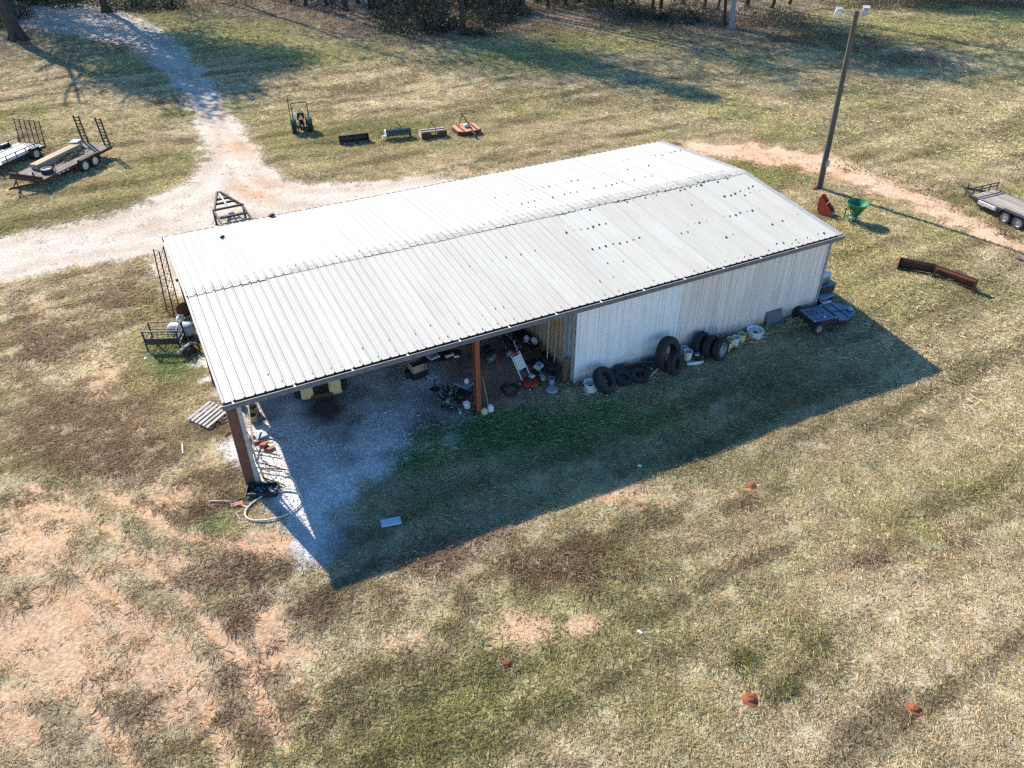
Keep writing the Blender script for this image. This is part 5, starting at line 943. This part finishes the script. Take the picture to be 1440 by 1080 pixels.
tag(MB().lathe([(.05, 0), (.055, .02), (.03, .14), (.01, .15)], 8).build('white_bottle', 'white', None, True, onp(897, 888), (1.4, 0, .4)), 'small white bottle lying on the dry grass', 'bottle')
tag(MB().lathe([(.05, 0), (.055, .02), (.05, .12), (.02, .13)], 8).build('pale_can', 'white', None, True, onp(897, 655), (1.4, 0, .8)), 'small pale can at the edge of the shed shadow', 'can')
# red soil mounds
for px, py, r, lb in ((1057, 683, .13, 'red soil mound nearest the shed shadow on the right field'), (1055, 982, .15, 'larger dark-sided red soil mound near an olive bush of grass'), (1285, 997, .14, 'red soil mound in the straw, paired across from the dark-sided one'), (713, 933, .10, 'small red soil mound below the bare pale patch'), (893, 803, .09, 'small red soil mound beside the green tuft'), ):
    m = MB().lathe([(r*1.5, -.03), (r*1.35, r*.05), (r*.97, r*.18), (r*.82, r*.40), (r*.6, r*.55), (r*.33, r*.63), (.02, r*.62)], 14); m.v = [(x*random.uniform(.78, 1.22), y*random.uniform(.78, 1.22), z*random.uniform(.75, 1.2)) for x, y, z in m.v]; tag(m.build('soil_mound', 'clay', None, True, onp(px, py)), lb, 'soil mound')
# ---- outside the left end
t_ = T('lattice_mast', 'rusty lattice mast section leaning on the left end of the shed', 'mast', (0, 0, 0)); b1, b2, b3 = [Vector(on(*G2(*q))) for q in ((235, 438), (245, 443), (252, 432))]
tp = Vector((-.30, 11.6, 3.15)); of = [(b-(b1+b2+b3)/3) for b in (b1, b2, b3)]; tops = [tp+o*.75 for o in of]
for b, c in zip((b1, b2, b3), tops): MB().tube([b, b.lerp(c, .5), c], .025, 6).build('leg', 'rustdark', t_)
lc = MB(); bs = (b1, b2, b3)
for k in range(9):
    f = k/9; g_ = (k+1)/9
    for i in range(3): j = (i+1) % 3; lc.tube([bs[i].lerp(tops[i], f), bs[j].lerp(tops[j], g_)], .011, 4)
lc.build('lacing', 'rust', t_)
MB().tube([on(-.62, 12.0, .06), on(-.1, 10.9, .06)], .02, 5).build('foot_bar', 'rustdark', t_)
t_ = T('steel_rack', 'black steel rack frame standing on the grass at the left end of the shed', 'rack', on(-.95, 9.45), R(-24))
m = MB(); xs = (-.72, .55); ys = (-.35, .35)
for x in xs:
    for y in ys: MB().beam((x, y, -.02), (x, y, .92), .05, .05, (1, 0, 0)).build('leg', 'black', t_)
for z in (.92, .60, .36):
    for y in ys: m.beam((-.78, y, z), (.62, y, z), .04, .04)
    for x in xs: m.beam((x, -.38, z), (x, .38, z), .04, .04)
m.build('top_frame', 'black', t_)
g_ = MB()
for x in np.linspace(-.6, .45, 6): g_.tube([(x, -.36, .36), (x, -.36, .92)], .010, 4)
for x in np.linspace(-.6, .45, 9): g_.tube([(x, -.36, .60), (x, .36, .60)], .010, 4)
g_.build('grid_bar', 'black', t_); MB().box((-.08, -.375, .46), (1.2, .03, .22)).build('front_board', 'black', t_)
t_ = T('propane_tank', 'blue-grey gas tank lying beside the black rack', 'tank', on(-.34, 9.98, .0), R(-28))
MB().lathe([(.03, -.56), (.16, -.53), (.26, -.44), (.30, -.32), (.30, .32), (.26, .44), (.16, .53), (.03, .56)], 22, (0, 0, .36), AX_X).build('vessel', 'tank', t_, True)
for x in (-.3, .3): MB().prism([(-.2, 0), (.2, 0), (.24, .18), (-.24, .18)], .05, (x, 0, 0), rotz(math.pi/2)).build('saddle', 'rustdark', t_)
MB().lathe([(.07, .64), (.08, .68), (.07, .72), (.02, .74)], 10).build('valve_dome', 'lamp', t_)
t_ = T('engine_part', 'rusty grey gearbox part on the grass near the left roof edge', 'engine part', on(-.34, 8.5), R(35)); MB().box((0, 0, .15), (.5, .32, .28), ch=.06).build('housing', 'rustdark', t_); MB().tube([(-.45, .05, .30), (.3, .1, .34)], .06, 8).build('shaft', 'lamp', t_, True); MB().lathe([(.18, -.05), (.22, -.03), (.22, .03), (.18, .05)], 16, (.3, -.1, .18), AX_X, True).build('flange', 'rust', t_, True)
t_ = T('white_jug', 'white plastic jug on the grass by the lattice mast', 'jug', on(-.28, 11.1), .3); MB().lathe([(.13, 0), (.15, .03), (.15, .25), (.10, .32), (.05, .35), (.05, .39), (.02, .395)], 14).build('body', 'white', t_, True); MB().tube([(.05, 0, .36), (.17, 0, .33), (.15, 0, .2)], .018, 6).build('handle', 'white', t_)
t_ = T('dog_house_cover', 'rusty brown drum lid leaning behind the lattice mast', 'lid', on(.0, 11.6), .2); t_.name = 'drum_lid'; MB().lathe([(.30, -.02), (.32, 0), (.30, .02), (.05, .03)], 18, (0, 0, .30), rotx(1.2)).build('lid_plate', 'rust', t_)
tag(MB().lathe([(.06, 0), (.07, .03), (.06, .1), (.02, .11)], 8).build('pale_can', 'white', None, True, onp(205, 505), (1.3, 0, 0)), 'small pale can on the grass beside the black rack', 'can')
# ---- inside the open bay
ty = T('yellow_loader', 'old yellow loader parked under the shed roof', 'loader', on(3.60, 4.12), R(-99))
for s in (-1, 1): MB().box((.72, s*.50, .62), (.34, .44, .95), roty(.12), ch=.05).build('front_block', 'yellow', ty)
MB().box((.80, 0, .22), (.16, .80, .16), ch=.03).build('cross_bar', 'rust', ty); MB().box((.35, 0, .95), (.7, .80, 1.1), ch=.08).build('radiator_cowl', 'black', ty); MB().box((-.8, 0, 1.1), (1.8, .9, .8), ch=.1).build('hood', 'yellow', ty)
for x, r in ((.25, .42), (-1.6, .62)):
    for s in (-1, 1): wheel(ty, (x, s*.78, r), r, .34, 'yellow', .5, s, 22, lugs=16)
t_ = T('cardboard_box', 'open cardboard box on the gravel floor', 'box', on(7.12, 3.2, .30), .12)
for (x, y, dx, dy) in ((0, -.22, .56, .015), (0, .22, .56, .015), (-.28, 0, .015, .43), (.28, 0, .015, .43)): MB().box((x, y, .16), (dx, dy, .32)).build('wall', 'card', t_)
MB().box((0, 0, .01), (.55, .43, .015)).build('bottom', 'card', t_)
t_ = T('black_crate', 'low black crate under the cardboard box', 'crate', on(7.12, 3.2), .12); MB().box((0, 0, .145), (.66, .5, .29), ch=.02).build('body', 'blackmatt', t_); MB().beam((-.34, -.26, .26), (.34, -.26, .26), .02, .05).build('rim', 'blackmatt', t_)
bucket('black bucket on the gravel left of the cardboard box', 575, 531, 'blackmatt', .85)
tb_ = T('folding_table', 'black folding table covered with small tools under the roof edge', 'table', on(8.0, 2.95), R(-14)); MB().box((0, 0, .76), (1.5, .62, .04), ch=.01).build('top', 'black', tb_)
for x in (-.68, .68):
    for y in (-.26, .26): MB().beam((x, y, 0), (x*.96, y, .75), .03, .03, (1, 0, 0)).build('leg', 'black', tb_)
zt = Zs(8.0, 2.95)+.782
for lb, nm, x, y, d, mt, rz in (('white tray of papers on the black folding table', 'paper_tray', 7.72, 3.02, (.42, .32, .05), 'white', .2), ('yellow-cream carton on the black folding table', 'carton', 8.28, 2.78, (.34, .12, .10), 'cream', .1), ('grey drill case at the far side of the folding table', 'tool_case', 7.6, 3.3, (.3, .2, .14), 'bluegrey', .4), ('small white packet at the near edge of the folding table', 'packet', 8.5, 2.62, (.22, .12, .06), 'white', -.2)): 
    t_ = T(nm, lb, 'case' if 'case' in nm else ('tray' if 'tray' in nm else 'packet'), (x, y, zt), rz); MB().box((0, 0, d[2]/2), d, ch=.01).build('body', mt, t_); MB().box((0, 0, d[2]+.004), (d[0]*.6, d[1]*.5, .008)).build('top_face', 'bluegrey' if mt == 'white' else 'black', t_)
t_ = T('sign_board', 'white square plate on a thin black stand on the gravel', 'stand', on(7.35, 2.1), .4); MB().tube([(0, 0, 0), (0, 0, .62)], .025, 6).box((0, 0, .01), (.3, .3, .02)).build('stand', 'black', t_); MB().box((-.1, 0, .64), (.34, .28, .02), roty(.2)).build('plate', 'white', t_)
t_ = T('wood_bench', 'dark brown workbench plank on legs behind the mid post', 'bench', on(9.0, 3.5), R(-10)); MB().box((0, 0, .62), (1.3, .3, .05), ch=.01).build('plank', 'brownwood', t_)
for x in (-.5, .5): MB().box((x, 0, .3), (.06, .26, .6)).build('leg', 'brownwood', t_)
t_ = T('work_cart', 'cluttered black cart with a blue-grey tray beside the red mid post', 'cart', on(8.02, .95), R(-60)); MB().box((0, 0, .80), (.62, .42, .05), ch=.015).build('tray', 'bluegrey', t_); MB().box((0, 0, .34), (.58, .40, .06), ch=.01).build('shelf', 'black', t_)
for x in (-.27, .27):
    for y in (-.17, .17): MB().beam((x, y, 0), (x, y, .8), .035, .035, (1, 0, 0)).build('leg', 'black', t_)
for k in range(18):
    x, y = 7.65+random.uniform(-.5, .45), 1.3+random.uniform(-.95, 1.1); t_ = T('tool_part', 'small dark tool part in the clutter round the mid post', 'tool part', on(x, y), random.random()*6, 'clutter round the mid post')
    MB().box((0, 0, .06), (random.uniform(.12, .3), random.uniform(.08, .18), .12), ch=.02).build('body', random.choice(['black', 'rustdark', 'blackmatt', 'lamp']), t_); MB().tube([(0, 0, .1), (random.uniform(.05, .2), .05, .2)], .014, 5).build('handle', random.choice(['galv', 'black', 'timber']), t_)
def jug(label, x, y, s=1., mt='white', z=None, rx=0.):
    t = T('jug', label, 'jug', (x, y, Zs(x, y) if z is None else z), random.random()*6, None, rx); t.scale = (s*.72,)*3
    MB().lathe([(.12, 0), (.14, .03), (.14, .22), (.09, .29), (.04, .31), (.04, .35), (.02, .355)], 14).build('body', mt, t, True); MB().tube([(.05, 0, .31), (.155, 0, .28), (.14, 0, .16)], .016, 5).build('handle', mt, t)
jug('cream jug at the foot of the red mid post, towards the wall', 8.62, .02, 1.25, 'white'); jug('cream jug at the foot of the red mid post, touching it', 8.36, -.02, 1.15, 'cream'); jug('white jug on the ground beside the cluttered cart', 7.95, .55, 1.3); jug('white jug lying on the blue-grey cart tray', 8.12, .9, .8, z=Zs(8.02, .95)+.83)
tag(MB().tube([on(8.5, .2), (8.42, .35, 1.35)], .02, 6).build('rake', 'weed'), 'yellow-green handled rake leaning on the red mid post', 'rake'); M['lime'] = mat('lime_handle', (.30, .36, .10), (.22, .27, .08), 9, .5)
tag(MB().tube([on(8.62, .15), (8.5, .33, 1.2)], .02, 6).build('hoe', 'lime'), 'lime green handled hoe leaning beside the red mid post', 'hoe')
# walk-behind machine with red deck
t_ = T('push_mower', 'red push mower with pale upright handle panel at the bay opening', 'mower', on(10.62, .72), R(-72))
MB().lathe([(.30, .10), (.32, .14), (.30, .22), (.20, .27), (.05, .28)], 20).build('deck', 'red', t_, True); MB().lathe([(.14, .28), (.15, .34), (.13, .42), (.03, .45)], 14).build('engine', 'black', t_, True); MB().box((.05, .02, .46), (.18, .2, .06), ch=.02).build('engine_cover', 'white', t_)
for x, y in ((.26, .27), (.26, -.27), (-.26, .27), (-.26, -.27)): wheel(t_, (x, y, .10), .10, .06, 'rim', .6, 1 if y > 0 else -1, 14)
hd_ = MB().tube([(-.22, -.22, .25), (-.78, -.22, 1.05), (-.80, .22, 1.05), (-.22, .22, .25)], .022, 6).build('handle', 'white', t_); MB().beam((-.42, 0, .56), (-.74, 0, 1.0), .36, .05).build('handle_panel', 'white', t_); MB().tube([(-.82, -.2, 1.08), (-.82, .2, 1.08)], .03, 7).build('grip', 'red', t_)
pts = []
for k in range(46): a = k*.41; r = .33+.05*math.sin(k*1.3); pts.append(on(9.78+math.cos(a)*r*(1 if k < 30 else .9), .72+math.sin(a)*r, .03+.004*k))
tag(MB().tube(pts, .018, 6).build('black_hose', 'blackmatt', None, True), 'black hose coiled on the dirt floor between post and mower', 'hose')
t_ = T('compressor', 'small black engine with silver cylinder on the dirt floor', 'engine', on(10.0, 3.05), .5); MB().box((0, 0, .22), (.5, .36, .26), ch=.05).build('block', 'black', t_); MB().lathe([(.10, -.2), (.12, -.16), (.12, .16), (.10, .2)], 14, (-.05, -.22, .14), AX_X).build('cylinder', 'silver', t_, True); MB().box((.05, .1, .42), (.42, .3, .14), ch=.05).build('air_cleaner', 'blackmatt', t_)
# junk heap along the partition
for k in range(44):
    f = random.random(); y = .7+f*4.6; x = 11.9-1.15*random.random()**1.3; dz = .35*random.random()*max(0, (x-11.1)); t_ = T('scrap_part', 'dark machine part in the junk heap along the partition', 'scrap', on(x, y, dz*.6), random.random()*6, 'junk heap along the partition')
    r = random.random()
    if r < .5: MB().box((0, 0, .1), (random.uniform(.2, .5), random.uniform(.15, .3), .2), rotx(random.uniform(-.3, .3)), .03).build('body', random.choice(['black', 'rustdark', 'blackmatt', 'bluegrey']), t_)
    else: MB().lathe([(.10, 0), (.15, .03), (.16, .12), (.10, .2), (.03, .21)], 12, rot=rotx(random.uniform(-.6, .6))).build('body', random.choice(['black', 'rustdark', 'rubber', 'lamp']), t_, True)
    MB().tube([(0, 0, .12), (random.uniform(-.3, .3), random.uniform(-.3, .3), .25)], .018, 5).build('rod', random.choice(['black', 'rust', 'galv']), t_)
jug('white jug in the middle of the junk heap by the partition', 11.72, 3.1, 1.2, z=Zs(11.7, 3.1)+.25); jug('white jug nearer the wall in the junk heap', 11.95, 2.75, 1.25, z=Zs(11.7, 3.1)+.3, rx=.4); jug('small white jug deepest in the junk heap', 11.35, 4.7, 1.2, z=Zs(11.3, 4.7)+.2)
t_ = T('white_carton', 'pale blue and white carton on the junk heap near the mower', 'carton', on(11.3, 1.35, .22), .5, None, .2); MB().box((0, 0, .07), (.34, .26, .14), ch=.01).build('body', 'white', t_); MB().box((0, 0, .145), (.2, .14, .01)).build('printed_panel', 'bluegrey', t_)
for lb, a, b_, w_, mt in (('long dark pipe lying along the junk heap', (11.0, 4.6, .5), (11.85, .55, .35), .05, 'rustdark'), ('second long dark pipe crossing the junk heap', (10.7, 3.9, .35), (11.9, .8, .22), .045, 'black'), ('pale pole leaning on the partition above the junk heap', (11.72, 1.45, 0), (12.05, 1.9, 2.4), .022, 'hose'), ('thin grey pole leaning on the pale partition sheet', (11.8, 1.1, 0), (12.06, 1.35, 1.9), .016, 'galv'), ('short pale rod sticking out of the junk heap', (11.05, 2.3, .1), (10.95, 2.75, .75), .02, 'hose'), ('rusty angle iron lying across the junk heap', (11.0, 2.3, .3), (11.9, 2.2, .5), .03, 'rust')):
    tag(MB().tube([on(a[0], a[1], a[2]), on(b_[0], b_[1], b_[2])], w_, 7).build('pole', mt), lb, 'pole')
tag(MB().box((0, 0, .5), (.16, .16, 1.05), ch=.01).build('post_stub', 'brownwood', None, False, on(11.9, .42), (0, .03, .2)), 'short reddish-brown wooden post standing at the partition end', 'post')
bucket('grey bucket by the short brown post', 0, 0, 'bluegrey', .8, loc=on(11.35, .42)); tag(MB().lathe([(.22, 0), (.24, .03), (.2, .07), (.05, .08)], 14).build('pan', 'lamp', None, True, on(11.2, .12)), 'shallow grey pan on the ground in front of the junk heap', 'pan')
# loose stones on the gravel floor are part of the pad
def pebbles(name, label, n, poly, r0, r1, mt):
    P = np.array(poly); x = rng.uniform(P[:, 0].min(), P[:, 0].max(), n); y = rng.uniform(P[:, 1].min(), P[:, 1].max(), n); k = sdist(x, y, poly)+(fbm(x, y, .9, 8)-.5)*1.6 > 0; x, y = x[k], y[k]; z = Zv(x, y); m = MB()
    pxs, pys = topx(x, y, z)
    for a, b_, c, u_, v_ in zip(x, y, z, pxs, pys):
        if ((u_-462)/40)**2+((v_-572)/30)**2 < 1+.6*random.random(): continue
        r = random.uniform(r0, r1); an = random.random()*6; m.add([(a+math.cos(an+q*2.09)*r, b_+math.sin(an+q*2.09)*r*.8, c-.005) for q in range(3)]+[(a+random.uniform(-.3, .3)*r, b_, c+r*.75)], [(0, 1, 3), (1, 2, 3), (2, 0, 3)])
    tag(m.build(name, mt), label, 'gravel', kind='stuff')
M['clod'] = mat('pale_clod', (.52, .37, .255), (.44, .30, .2), .7, .95)
M['stone'] = mat('gravel_stone', (.46, .42, .38), (.30, .27, .25), .7, .9, detail=6, coord='Object')
pebbles('gravel', 'loose grey stones on the gravel floor of the open bay', 15000, [(.1, 6), (8, 6), (8.0, 1.7), (7.7, .4), (6.6, -.2), (5.2, -.3), (4.1, -1.0), (3, -1.9), (2.0, -3.2), (1.4, -4.0), (1.0, -2.6), (.6, -1), (.3, .5), (.1, 3)], .015, .04, 'stone')
# clods and crumbs where the soil lies bare
pebbles('soil_clods', 'crumbled clods lying on the bare soil patch', 500, [G2(*q) for q in ((680, 870), (735, 850), (800, 870), (810, 900), (740, 920), (690, 905))], .012, .035, 'clod')
